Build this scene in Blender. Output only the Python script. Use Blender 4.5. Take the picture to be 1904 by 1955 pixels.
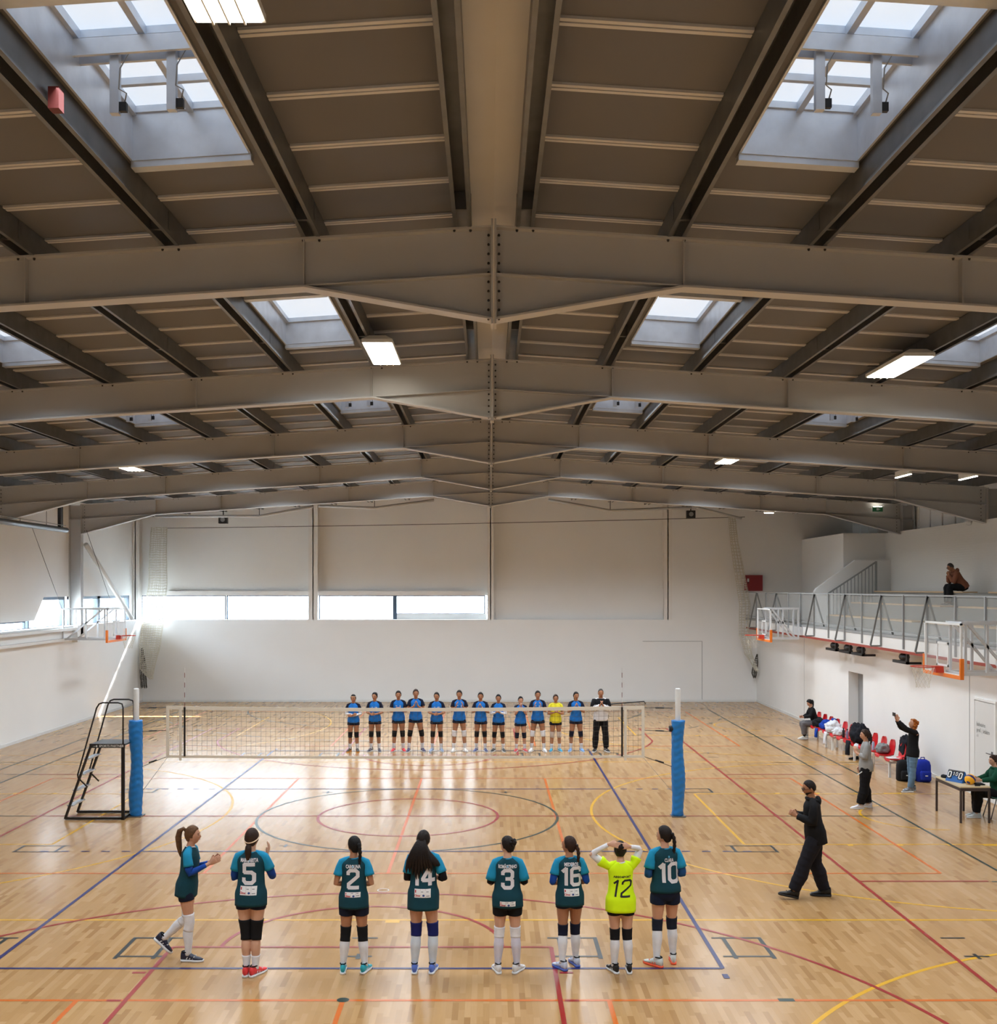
import bpy, bmesh, math, random
from mathutils import Vector, Matrix, noise
from mathutils.bvhtree import BVHTree
random.seed(7)
for _o in list(bpy.data.objects): bpy.data.objects.remove(_o)
scene = bpy.context.scene
C = bpy.context.scene.collection
V = Vector
PI = math.pi

# ------------------------------------------------------------------ camera, world, sun, added daylight lamps, exposure
CAM_H = 4.65
cd = bpy.data.cameras.new('camera'); cam = bpy.data.objects.new('camera', cd); C.objects.link(cam)
cam.location = (0, 0, CAM_H); cam.rotation_euler = (PI/2, 0, 0)
cd.sensor_fit = 'HORIZONTAL'; cd.sensor_width = 36.0; cd.lens = 36.0*2108/1904
cd.shift_x = (952-934.5)/1904; cd.shift_y = (1122-977.5)/1904
cd.clip_start = 0.1; cd.clip_end = 500
scene.camera = cam

w = bpy.data.worlds.new('sky'); scene.world = w; w.use_nodes = True
bg = w.node_tree.nodes['Background']; bg.inputs[0].default_value = (0.72, 0.86, 1.0, 1); bg.inputs[1].default_value = 36.0

sd = bpy.data.lights.new('sun', 'SUN'); sd.energy = 200; sd.angle = math.radians(0.6); sd.color = (1, 0.97, 0.92)
sun = bpy.data.objects.new('sun', sd); C.objects.link(sun); sun.location = (5, 70, 40)
sun.rotation_euler = V((-0.12, -1, -0.744)).to_track_quat('-Z', 'Y').to_euler()

SKY_ROWS = [-7.14, -2.68, 2.78, 7.2]          # skylight rows (x)
SKY_Y = [(7.2, 9.92), (14.6, 17.4), (21.1, 23.9), (27.8, 30.6), (34.4, 37.2)]
SKY_POWER = 172
def area(name, loc, rot, sx, sy, power, col, spread=PI, portal=False):
    l = bpy.data.lights.new(name, 'AREA'); l.shape = 'RECTANGLE'; l.size = sx; l.size_y = sy
    l.energy = power; l.color = col; l.spread = spread
    o = bpy.data.objects.new(name, l); C.objects.link(o); o.location = loc; o.rotation_euler = rot
    if portal: l.cycles.is_portal = True
    return o
XR = 0.046
def z_top(x): return 8.46-0.065*abs(x-XR)        # rafter top flange
def z_ceil(x): return z_top(x)+0.25
for sx in SKY_ROWS:  # added area lamps just below the openings, standing in for daylight
    for (a, b), sprd, mul in zip(SKY_Y, (122, 146, 154, 150, 150), (1, 1, 1, 1.3, 1.75)):
        area('skylight_fill', (sx, (a+b)/2, z_ceil(sx)-0.215), (0, 0, 0), 1.0, b-a-.1, SKY_POWER*mul, (0.86, 0.93, 1.0), math.radians(sprd))
    area('skylight_fill', (sx, 1.9, z_ceil(sx)-0.215), (0, 0, 0), 1.0, 2.6, SKY_POWER, (0.86, 0.93, 1.0), math.radians(122))
# sky portals in the two window bands
area('window_portal', (-7.1, 45.5, 3.85), (-PI/2, 0, 0), 14.2, 1.0, 1, (1, 1, 1), PI, True)
area('window_portal', (-14.7, 40.5, 3.85), (0, -PI/2, 0), 1.0, 9.0, 1, (1, 1, 1), PI, True)

vs = scene.view_settings
vs.view_transform = 'Standard'; vs.look = 'None'; vs.gamma = 1; vs.use_curve_mapping = False
vs.exposure = 0.0

# ------------------------------------------------------------------ materials
def srgb(r, g, b):
    f = lambda c: (c/255/12.92) if c/255 <= 0.04045 else ((c/255+0.055)/1.055)**2.4
    return (f(r), f(g), f(b), 1)
_m = {}
def mat(name, col, rough=0.6, metal=0.0, var=0.0, scale=8.0, bump=0.0, bscale=60.0, spec=0.5, emit=0, coat=0, sheen=0):
    if name in _m: return _m[name]
    m = bpy.data.materials.new(name); m.use_nodes = True; nt = m.node_tree; b = nt.nodes['Principled BSDF']
    c = col if len(col) == 4 else srgb(*col)
    b.inputs['Base Color'].default_value = c; b.inputs['Roughness'].default_value = rough; b.inputs['Metallic'].default_value = metal
    b.inputs['Specular IOR Level'].default_value = spec
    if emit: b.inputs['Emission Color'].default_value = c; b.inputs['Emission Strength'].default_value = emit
    if var or bump: tc = nt.nodes.new('ShaderNodeTexCoord')
    if var:
        n = nt.nodes.new('ShaderNodeTexNoise'); n.inputs['Scale'].default_value = scale; n.inputs['Detail'].default_value = 4
        nt.links.new(tc.outputs['Object'], n.inputs['Vector'])
        mr = nt.nodes.new('ShaderNodeMapRange'); mr.inputs['From Min'].default_value = 0.3; mr.inputs['From Max'].default_value = 0.7
        mr.inputs['To Min'].default_value = 1-var; mr.inputs['To Max'].default_value = 1+var
        nt.links.new(n.outputs['Fac'], mr.inputs['Value'])
        mx = nt.nodes.new('ShaderNodeVectorMath'); mx.operation = 'SCALE'; mx.inputs[0].default_value = c[:3]
        nt.links.new(mr.outputs['Result'], mx.inputs['Scale']); nt.links.new(mx.outputs[0], b.inputs['Base Color'])
    if bump:
        n2 = nt.nodes.new('ShaderNodeTexNoise'); n2.inputs['Scale'].default_value = bscale; n2.inputs['Detail'].default_value = 3
        nt.links.new(tc.outputs['Object'], n2.inputs['Vector'])
        bp = nt.nodes.new('ShaderNodeBump'); bp.inputs['Strength'].default_value = bump; bp.inputs['Distance'].default_value = 0.01
        nt.links.new(n2.outputs['Fac'], bp.inputs['Height']); nt.links.new(bp.outputs['Normal'], b.inputs['Normal'])
    _m[name] = m
    return m
def glass(name, alpha=0.12, col=(200, 215, 220), rough=0.02):
    if name in _m: return _m[name]
    m = bpy.data.materials.new(name); m.use_nodes = True; nt = m.node_tree; nt.nodes.clear()
    out = nt.nodes.new('ShaderNodeOutputMaterial'); mix = nt.nodes.new('ShaderNodeMixShader')
    t = nt.nodes.new('ShaderNodeBsdfTransparent'); p = nt.nodes.new('ShaderNodeBsdfPrincipled')
    p.inputs['Base Color'].default_value = srgb(*col); p.inputs['Roughness'].default_value = rough
    mix.inputs[0].default_value = alpha
    nt.links.new(t.outputs[0], mix.inputs[1]); nt.links.new(p.outputs[0], mix.inputs[2]); nt.links.new(mix.outputs[0], out.inputs[0])
    _m[name] = m; return m

def parquet():
    m = bpy.data.materials.new('oak_parquet'); m.use_nodes = True; nt = m.node_tree; N = nt.nodes; L = nt.links
    b = N['Principled BSDF']
    tc = N.new('ShaderNodeTexCoord'); sp = N.new('ShaderNodeSeparateXYZ'); L.new(tc.outputs['Object'], sp.inputs[0])
    def M(op, a, c=None):
        n = N.new('ShaderNodeMath'); n.operation = op
        for i, v in enumerate((a, c)):
            if v is None: continue
            if isinstance(v, (int, float)): n.inputs[i].default_value = v
            else: L.new(v, n.inputs[i])
        return n.outputs[0]
    row = M('FLOOR', M('DIVIDE', sp.outputs['X'], 0.068))
    wn = N.new('ShaderNodeTexWhiteNoise'); wn.noise_dimensions = '1D'; L.new(row, wn.inputs['W'])
    yy = M('DIVIDE', M('ADD', sp.outputs['Y'], M('MULTIPLY', wn.outputs['Value'], 7.0)), 0.50)
    col = M('FLOOR', yy)
    cb = N.new('ShaderNodeCombineXYZ'); L.new(row, cb.inputs[0]); L.new(col, cb.inputs[1])
    wn2 = N.new('ShaderNodeTexWhiteNoise'); wn2.noise_dimensions = '2D'; L.new(cb.outputs[0], wn2.inputs['Vector'])
    # tone per stave
    cr = N.new('ShaderNodeValToRGB'); e = cr.color_ramp.elements
    e[0].position = 0.0; e[0].color = srgb(152, 114, 71); e[1].position = 1.0; e[1].color = srgb(183, 146, 102)
    for p_, c_ in ((0.14, (165, 127, 83)), (0.35, (171, 133, 88)), (0.7, (175, 137, 92))):
        q = cr.color_ramp.elements.new(p_); q.color = srgb(*c_)
    L.new(wn2.outputs['Value'], cr.inputs[0])
    # grain
    mp = N.new('ShaderNodeMapping'); mp.inputs['Scale'].default_value = (60, 3, 1); L.new(tc.outputs['Object'], mp.inputs[0])
    ns = N.new('ShaderNodeTexNoise'); ns.inputs['Scale'].default_value = 1.0; ns.inputs['Detail'].default_value = 5; L.new(mp.outputs[0], ns.inputs[0])
    mr = N.new('ShaderNodeMapRange'); mr.inputs['To Min'].default_value = 0.94; mr.inputs['To Max'].default_value = 1.06; L.new(ns.outputs['Fac'], mr.inputs[0])
    # stave seams
    fx = M('FRACT', M('DIVIDE', sp.outputs['X'], 0.068)); fy = M('FRACT', yy)
    seam = M('LESS_THAN', fx, 0.03)
    sc = M('SUBTRACT', 1.0, M('MULTIPLY', seam, 0.07))
    tot = M('MULTIPLY', mr.outputs[0], sc)
    vm = N.new('ShaderNodeVectorMath'); vm.operation = 'SCALE'; L.new(cr.outputs[0], vm.inputs[0]); L.new(tot, vm.inputs['Scale'])
    L.new(vm.outputs[0], b.inputs['Base Color'])
    b.inputs['Roughness'].default_value = 0.21; b.inputs['Specular IOR Level'].default_value = 0.22
    return m

M_ = dict(
    wall=mat('white_plaster', (240, 240, 238), 0.85, var=0.015, scale=0.6),
    lower=mat('smooth_white_board', (238, 238, 236), 0.7, var=0.02, scale=0.8),
    block=mat('painted_block', (228, 225, 218), 0.85),
    steel=mat('cream_painted_steel', (186, 184, 181), 0.5, var=0.02, scale=2),
    galv=mat('galvanised_steel', (112, 114, 116), 0.42, metal=0.6, var=0.12, scale=5),
    galvl=mat('bright_galvanised_steel', (205, 212, 222), 0.36, metal=0.55, var=0.10, scale=4),
    panel=mat('ceiling_panel', (104, 103, 104), 0.7, var=0.015, scale=1.5),
    joint=mat('ceiling_joint', (200, 198, 196), 0.6),
    white=mat('white_paint', (225, 226, 224), 0.45),
    greyp=mat('grey_paint', (150, 152, 152), 0.5),
    dark=mat('dark_window_frame', (52, 66, 80), 0.5),
    black=mat('black_metal', (28, 25, 24), 0.45),
    blackp=mat('black_plastic', (20, 20, 22), 0.5),
    bolt=mat('dark_bolt', (60, 56, 52), 0.5, metal=0.6),
    redst=mat('red_primer_steel', (150, 62, 48), 0.6),
    red=mat('red_box', (140, 28, 30), 0.45),
    orange=mat('orange_pad', (235, 122, 20), 0.5),
    rimred=mat('red_rim', (190, 50, 24), 0.4),
    bluepad=mat('blue_pvc_pad', (22, 120, 196), 0.42, bump=0.5, bscale=14),
    seatred=mat('red_plastic', (196, 26, 32), 0.28),
    rig=mat('light_grey_rig_paint', (200, 202, 204), .5), netw=mat('white_net_cord', (212, 208, 194), 0.8),
    netb=mat('dark_net_cord', (78, 74, 64), 0.8),
    tape=mat('cream_net_tape', (232, 226, 212), 0.7, bump=0.2, bscale=30),
    wood=mat('pale_wood_plank', (206, 176, 140), 0.5, var=0.06, scale=6),
    floor=parquet(),
    lamp=mat('lamp_diffuser', (255, 248, 232), 0.5, emit=16.0),
    pane=mat('emissive_polycarbonate', (214, 228, 244), 0.35, emit=.84), post=mat('pale_post_paint', (236, 234, 230), .6),  # opaque pane; its emission replaces daylight coming through
    glassw=glass('window_glass', 0.06), glassr=glass('railing_glass', 0.17, (205, 208, 205)), glassb=glass('board_glass', 0.10, (220, 224, 228)),
)
L_ = dict(
    blue=mat('blue_line_paint', (24, 32, 92), 0.3), red=mat('red_line_paint', (148, 26, 22), 0.3),
    orange=mat('orange_line_paint', (200, 98, 16), 0.3), yellow=mat('yellow_line_paint', (212, 158, 8), 0.3),
    green=mat('dark_green_line_paint', (8, 44, 36), 0.3), white=mat('white_line_paint', (226, 226, 226), 0.3),
    dark=mat('dark_line_paint', (12, 28, 30), 0.3))

def _blocks(m):
    nt = m.node_tree; b = nt.nodes['Principled BSDF']
    tc = nt.nodes.new('ShaderNodeTexCoord'); sp = nt.nodes.new('ShaderNodeSeparateXYZ'); cb = nt.nodes.new('ShaderNodeCombineXYZ')
    nt.links.new(tc.outputs['Object'], sp.inputs[0]); nt.links.new(sp.outputs['Y'], cb.inputs[0]); nt.links.new(sp.outputs['Z'], cb.inputs[1])
    br = nt.nodes.new('ShaderNodeTexBrick'); nt.links.new(cb.outputs[0], br.inputs['Vector'])
    br.inputs['Scale'].default_value = 1; br.inputs['Brick Width'].default_value = 0.3; br.inputs['Row Height'].default_value = 0.075; br.inputs['Mortar Size'].default_value = 0.006
    bp = nt.nodes.new('ShaderNodeBump'); bp.inputs['Strength'].default_value = 0.5; bp.inputs['Distance'].default_value = 0.01; bp.invert = True
    nt.links.new(br.outputs['Fac'], bp.inputs['Height']); nt.links.new(bp.outputs['Normal'], b.inputs['Normal'])
_blocks(M_['block'])

# ------------------------------------------------------------------ mesh helpers
class MB:
    def __init__(s): s.v = []; s.f = []
    def add(s, vs, fs):
        k = len(s.v); s.v += [tuple(p) for p in vs]; s.f += [tuple(i+k for i in f) for f in fs]; return s
    def box(s, x0, x1, y0, y1, z0, z1):
        vs = [(x, y, z) for x in (x0, x1) for y in (y0, y1) for z in (z0, z1)]
        return s.add(vs, [(0, 1, 3, 2), (4, 6, 7, 5), (0, 4, 5, 1), (2, 3, 7, 6), (0, 2, 6, 4), (1, 5, 7, 3)])
    def prism(s, pts, axis, a, b):
        """pts: 2-D outline; axis 'x': pts=(y,z), 'y': pts=(x,z), 'z': pts=(x,y)"""
        n = len(pts)
        def P(p, t): return (t, p[0], p[1]) if axis == 'x' else (p[0], t, p[1]) if axis == 'y' else (p[0], p[1], t)
        vs = [P(p, a) for p in pts]+[P(p, b) for p in pts]
        fs = [tuple(range(n)), tuple(range(2*n-1, n-1, -1))]+[(i, i+n, (i+1) % n+n, (i+1) % n) for i in range(n)]
        return s.add(vs, fs)
    def bar(s, p, q, w, h=None, up=(0, 0, 1)):
        h = h or w; p = V(p); q = V(q); d = (q-p).normalized(); u = V(up)
        if abs(d.dot(u)) > 0.98: u = V((0, 1, 0))
        r = d.cross(u).normalized(); u = r.cross(d).normalized()
        vs = [e+r*(a*w/2)+u*(b*h/2) for e in (p, q) for a, b in ((-1, -1), (1, -1), (1, 1), (-1, 1))]
        return s.add(vs, [(3, 2, 1, 0), (4, 5, 6, 7), (0, 1, 5, 4), (1, 2, 6, 5), (2, 3, 7, 6), (3, 0, 4, 7)])
    def loft(s, rings, closed=True):
        n = len(rings[0]); k = len(s.v); vs = [p for r in rings for p in r]; fs = []
        for i in range(len(rings)-1):
            for j in range(n): fs.append((i*n+j, i*n+(j+1) % n, (i+1)*n+(j+1) % n, (i+1)*n+j))
        if closed: fs.append(tuple(range(n-1, -1, -1))); fs.append(tuple((len(rings)-1)*n+j for j in range(n)))
        return s.add(vs, fs)
    def tube(s, pts, r, n=8, sq=1.0):
        """sweep circle along pts; r number or list; sq flattens along the transported up axis"""
        pts = [V(p) for p in pts]; rs = r if isinstance(r, (list, tuple)) else [r]*len(pts)
        rings = []; ref = None
        for i, p in enumerate(pts):
            d = (pts[min(i+1, len(pts)-1)]-pts[max(i-1, 0)]).normalized()
            if ref is None:
                ref = V((0, 0, 1)) if abs(d.z) < 0.9 else V((0, 1, 0))
            a = d.cross(ref)
            if a.length < 1e-4: a = d.cross(V((1, 0, 0)))
            a.normalize(); b = a.cross(d).normalized(); ref = b
            rings.append([p+a*(rs[i]*math.cos(t))+b*(rs[i]*sq*math.sin(t)) for t in (2*PI*j/n for j in range(n))])
        return s.loft(rings)
    def ell(s, c, rx, ry, rz, nu=16, nv=10, M=None, f=None):
        c = V(c); vs = []; fs = []
        for i in range(nv+1):
            ph = PI*i/nv
            for j in range(nu):
                th = 2*PI*j/nu; d = V((math.sin(ph)*math.cos(th), math.sin(ph)*math.sin(th), math.cos(ph)))
                p = V((d.x*rx, d.y*ry, d.z*rz))
                if f: p = f(d, p)
                if M: p = M @ p
                vs.append(c+p)
        for i in range(nv):
            for j in range(nu):
                a, b = i*nu+j, i*nu+(j+1) % nu
                if i == 0: fs.append((a, a+nu, b+nu))
                elif i == nv-1: fs.append((a, a+nu, b))
                else: fs.append((a, a+nu, b+nu, b))
        return s.add(vs, fs)
    def build(s, name, m, parent=None, smooth=False, mtx=None, weld=0):
        me = bpy.data.meshes.new(name); me.from_pydata(s.v, [], s.f); me.validate()
        bm = bmesh.new(); bm.from_mesh(me)
        if weld: bmesh.ops.remove_doubles(bm, verts=bm.verts, dist=weld)
        bmesh.ops.recalc_face_normals(bm, faces=bm.faces)
        bm.to_mesh(me); bm.free()
        if smooth: me.polygons.foreach_set('use_smooth', [True]*len(me.polygons))
        if m: me.materials.append(m)
        o = bpy.data.objects.new(name, me); C.objects.link(o)
        if parent: o.parent = parent
        if mtx: o.matrix_local = mtx
        return o
def struct(o, nm=None):
    o['kind'] = 'structure'; return o
def thing(name, label, cat, loc=(0, 0, 0), rz=0, group=None):
    o = bpy.data.objects.new(name, None); C.objects.link(o); o.location = loc; o.rotation_euler = (0, 0, rz); o.empty_display_size = 0.1
    o['label'] = label; o['category'] = cat
    if group: o['group'] = group
    return o
def tag(o, label, cat, group=None):
    o['label'] = label; o['category'] = cat
    if group: o['group'] = group
    return o
def bez(p, q, sag, n=10):
    p, q = V(p), V(q); return [p.lerp(q, i/n)-V((0, 0, sag*4*(i/n)*(1-i/n))) for i in range(n+1)]
def text_mesh(txt, size, bold=0.0, sx=1.0, align='CENTER'):
    cu = bpy.data.curves.new('lettering', 'FONT'); cu.body = txt; cu.size = size; cu.offset = bold; cu.align_x = align; cu.align_y = 'CENTER'; cu.resolution_u = 2
    o = bpy.data.objects.new('lettering', cu); C.objects.link(o); bpy.context.view_layer.update()
    me = bpy.data.meshes.new_from_object(o.evaluated_get(bpy.context.evaluated_depsgraph_get()))
    vs = [(v.co.x*sx, v.co.y) for v in me.vertices]; fs = [tuple(p.vertices) for p in me.polygons]
    bpy.data.objects.remove(o); bpy.data.curves.remove(cu); bpy.data.meshes.remove(me)
    return vs, fs
# ------------------------------------------------------------------ the hall: floor, walls, ceiling
XL, XRW = -14.13, 10.9          # lower wall faces
Y0, Y1 = -3.0, 45.0
b = MB().box(-15.2, 15.2, Y0-.3, 45.6, -0.3, 0)
floor = struct(b.build('floor', M_['floor']))

# back wall
b = MB(); b.box(-15.2, 15.2, Y1, Y1+.45, 0, 3.35); b.box(-15.2, 15.2, Y1+.35, Y1+.6, 4.33, 9.6); b.box(0.1, 15.2, Y1+.3, Y1+.6, 3.35, 4.6)
b.box(7.45, 15.2, Y1, Y1+.4, 3.35, 9.3)
wb = struct(b.build('wall_back', M_['wall']))
b = MB()
for x0, x1 in ((-13.2, -7.4), (-7.0, -.2)): b.box(x0, x1, Y1+.12, Y1+.36, 4.33, 4.52)
b.box(0.1, 7.0, Y1+.2, Y1+.32, 3.35, 3.37)
struct(b.build('trim_1', M_['wall'], wb))
b = MB().box(6.25, 8.68, Y1-.012, Y1, 2.46, 2.475); b.box(8.66, 8.68, Y1-.01, Y1, 0, 2.47); b.box(10.55, 10.56, Y1-.01, Y1, 2.4, 2.42)
struct(b.build('trim_2', M_['greyp'], wb))
# back gable posts
for i, (x0, x1, zb) in enumerate(((-7.38, -7.0, 3.35), (-.08, .18, 3.35), (7.12, 7.45, 3.35), (-14.6, -14.27, 3.35))):
    b = MB(); y0, y1 = Y1, Y1+.34
    b.box(x0, x1, y0, y0+.03, zb, 8.9); b.box(x0, x1, y1-.03, y1, zb, 8.9); b.box((x0+x1)/2-.02, (x0+x1)/2+.02, y0, y1, zb, 8.9)
    o = b.build('steel_wall_post', M_['post'])
    tag(o, ['cream steel post between the two back ribbon windows', 'cream steel post at the right end of the back ribbon window', 'cream steel post on the back wall nearest the red box', 'cream steel corner post behind the left gathered net'][i], 'post')
# left wall
b = MB(); b.box(-15.2, XL, Y0, 45.2, 0, 3.35)
b.box(-15.2, -14.55, Y0, 45.2, 4.34, 8.3)
b.box(-15.2, -14.55, Y0, 25, 3.35, 4.34)
b.prism([(25, 3.60), (35.3, 3.60), (36.05, 4.34), (25, 4.34)], 'x', -14.75, -14.55)
struct(b.build('wall_left', M_['wall']))
# right wall below gallery with recess
b = MB(); b.box(XRW, XRW+.4, Y0, 32.2, 0, 3.02); b.box(XRW, XRW+.4, 33.5, 45.1, 0, 3.02); b.box(XRW, XRW+.4, 32.2, 33.5, 2.12, 3.02)
wr = struct(b.build('wall_right', M_['lower']))
b = MB().box(XRW+.3, XRW+.36, 32.1, 33.6, 0, 2.2)
struct(b.build('door_1', M_['greyp']))
b = MB()
for y in (25.05, 38.2): b.box(XRW-.006, XRW, y-.008, y+.008, 0, 3.02)
struct(b.build('trim_3', M_['greyp'], wr))
# near end wall
struct(MB().box(-15.2, 15.2, Y0-.3, Y0, 0, 9.6).build('wall_near', M_['wall']))
# upper right outer wall (vertical metal sheets)
b = MB(); b.box(14.8, 15.2, Y0, 45.2, 0, 8.2)
for i in range(48): b.box(14.76, 14.8, Y0+i*1.0, Y0+i*1.0+.03, 4, 8.0)
struct(b.build('wall_right_upper', M_['wall']))
# baseboards
struct(MB().box(-14.13, 10.9, Y1-.02, Y1, 0, .09).build('baseboard_back', M_['white']))
struct(MB().box(XL, XL+.02, Y0, Y1-.02, 0, .09).build('baseboard_left', M_['white']))
b = MB(); b.box(XRW-.02, XRW, Y0, 23.7, 0, .09); b.box(XRW-.02, XRW, 24.8, 32.2, 0, .09); b.box(XRW-.02, XRW, 33.5, Y1-.02, 0, .09)
struct(b.build('baseboard_right', M_['white']))

# windows: back ribbon (4 lights) and left band
def window(n, axis, segs, zs, pos, frame=.045):
    fr = MB(); gl = MB(); dp = .04 if frame < .08 else .09
    for i, (a, c) in enumerate(segs):
        z0, z1 = zs[i]
        def bx(m, a0, a1, z0_, z1_, d0, d1):
            if axis == 'y': m.box(a0, a1, pos+d0, pos+d1, z0_, z1_)
            else: m.box(pos+d0, pos+d1, a0, a1, z0_, z1_)
        bx(fr, a, c, z1-frame, z1, -dp, dp); bx(fr, a, c, z0, z0+.02, -dp, dp); bx(fr, a, a+frame, z0, z1, -dp, dp); bx(fr, c-frame, c, z0, z1, -dp, dp)
        bx(gl, a+frame, c-frame, z0+.02, z1-frame, -.004, .004)
    f = struct(fr.build('window_%d' % n, M_['dark']))
    g = gl.build('glass_pane', M_['glassw'], f)
    return f
window(1, 'y', [(-14.3, -10.83)], [(3.35, 4.34)], Y1+.40)
window(2, 'y', [(-10.80, -7.38)], [(3.35, 4.34)], Y1+.40)
window(3, 'y', [(-7.0, -3.92)], [(3.35, 4.34)], Y1+.40)
window(4, 'y', [(-3.85, -.17)], [(3.58, 4.34)], Y1+.40)
struct(MB().box(-3.95, -.1, Y1+.36, Y1+.45, 3.35, 3.58).build('trim_4', M_['wall'], wb))
struct(MB().box(-3.95, -3.8, Y1+.34, Y1+.46, 3.35, 4.33).build('trim_5', M_['dark'], wb))
window(5, 'x', [(25, 34.75)], [(3.35, 3.60)], -14.65)
window(6, 'x', [(34.95, 38.0)], [(3.35, 4.34)], -14.70, .10)
window(7, 'x', [(38.5, 41.1)], [(3.35, 4.34)], -14.65, .10)
window(8, 'x', [(41.2, 44.6)], [(3.35, 4.34)], -14.65, .10)
struct(MB().box(-15.2, -14.55, 44.6, 45.35, 3.35, 4.34).build('trim_6', M_['wall']))

# ceiling with skylight openings
def hole(x): return (x-.54, x+.54)
b = MB()
def ceil_strip(xa, xb, ya, yb):
    b.add([(xa, ya, z_ceil(xa)), (xb, ya, z_ceil(xb)), (xb, yb, z_ceil(xb)), (xa, yb, z_ceil(xa)),
           (xa, ya, z_ceil(xa)+.12), (xb, ya, z_ceil(xb)+.12), (xb, yb, z_ceil(xb)+.12), (xa, yb, z_ceil(xa)+.12)],
          [(0, 1, 2, 3), (7, 6, 5, 4), (0, 4, 5, 1), (1, 5, 6, 2), (2, 6, 7, 3), (3, 7, 4, 0)])
xs = [-15.2]+[e for s in SKY_ROWS for e in hole(s)]+[15.2]
xs = sorted(xs+[XR])
for i in range(len(xs)-1):
    xa, xb = xs[i], xs[i+1]
    if any(abs((xa+xb)/2-s) < .3 for s in SKY_ROWS):
        y = Y0-.3
        for (p, q) in [(.55, 3.25)]+SKY_Y: ceil_strip(xa, xb, y, p+.004); y = q-.004
        ceil_strip(xa, xb, y, 45.6)
    else: ceil_strip(xa, xb, Y0-.3, 45.6)
ceiling = struct(b.build('ceiling', M_['panel']))
PURL = [.33, 1.92, 3.40, 4.92, 6.40, 7.90, 9.40, 10.9, 12.4, 13.9]
# raised panel joints between the purlins
b = MB()
def in_sky(xa, xb, y):
    return any(xa < s < xb for s in SKY_ROWS) and any(p-.2 < y < q+.15 for p, q in SKY_Y)
k = 0
while True:
    y = .68+1.02*k; k += 1
    if y > 44.5: break
    for sgn in (-1, 1):
        for i in range(len(PURL)-1):
            xa, xb = XR+sgn*PURL[i], XR+sgn*PURL[i+1]
            xa, xb = min(xa, xb)+.1, max(xa, xb)-.1
            if in_sky(xa, xb, y): continue
            for dy in (-.032, .032):
                b.add([(xa, y+dy-.022, z_ceil(xa)-.022), (xb, y+dy-.022, z_ceil(xb)-.022), (xb, y+dy+.022, z_ceil(xb)-.022), (xa, y+dy+.022, z_ceil(xa)-.022),
                       (xa, y+dy-.022, z_ceil(xa)+.01), (xb, y+dy-.022, z_ceil(xb)+.01), (xb, y+dy+.022, z_ceil(xb)+.01), (xa, y+dy+.022, z_ceil(xa)+.01)],
                      [(3, 2, 1, 0), (0, 1, 5, 4), (2, 3, 7, 6), (1, 2, 6, 5), (3, 0, 4, 7)])
struct(b.build('panel_joint', M_['joint'], ceiling))
# smooth ridge soffit
b = MB().prism([(XR-.28, z_ceil(.3)-.05), (XR, z_ceil(0)-.035), (XR+.28, z_ceil(.3)-.05), (XR+.28, z_ceil(.3)+.02), (XR-.28, z_ceil(.3)+.02)], 'y', Y0, 45.3)
struct(b.build('ridge_soffit', M_['steel'], ceiling))

# purlins: folded channels open downwards with lips
ORD = ['first', 'second', 'third', 'fourth', 'fifth', 'sixth', 'seventh', 'eighth', 'ninth', 'tenth']
for sgn, side in ((-1, 'left'), (1, 'right')):
    for i, p in enumerate(PURL):
        x = XR+sgn*p; zb = z_top(x); zt = z_ceil(x)-.002; h = .095; t = .012
        b = MB()
        pts = [(x-h, zb), (x-h+.04, zb), (x-h+.04, zb+t), (x-h+t, zb+t), (x-h+t, zt-t), (x+h-t, zt-t), (x+h-t, zb+t), (x+h-.04, zb+t), (x+h-.04, zb), (x+h, zb), (x+h, zt), (x-h, zt)]
        n = len(pts); vs = [(q[0], Y0, q[1]) for q in pts]+[(q[0], 45.3, q[1]) for q in pts]
        b.add(vs, [(k_, k_+n, (k_+1) % n+n, (k_+1) % n) for k_ in range(n)])
        for j in range(8): b.box(x-h-.004, x+h+.004, 6+j*5.2, 6.05+j*5.2, zb+.05, zt-.02)   # sleeves
        o = b.build('roof_purlin', M_['galv'])
        tag(o, 'long galvanised steel roof purlin, %s to the %s of the ridge' % (ORD[i], side), 'purlin', 'purlins under the roof')

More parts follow.
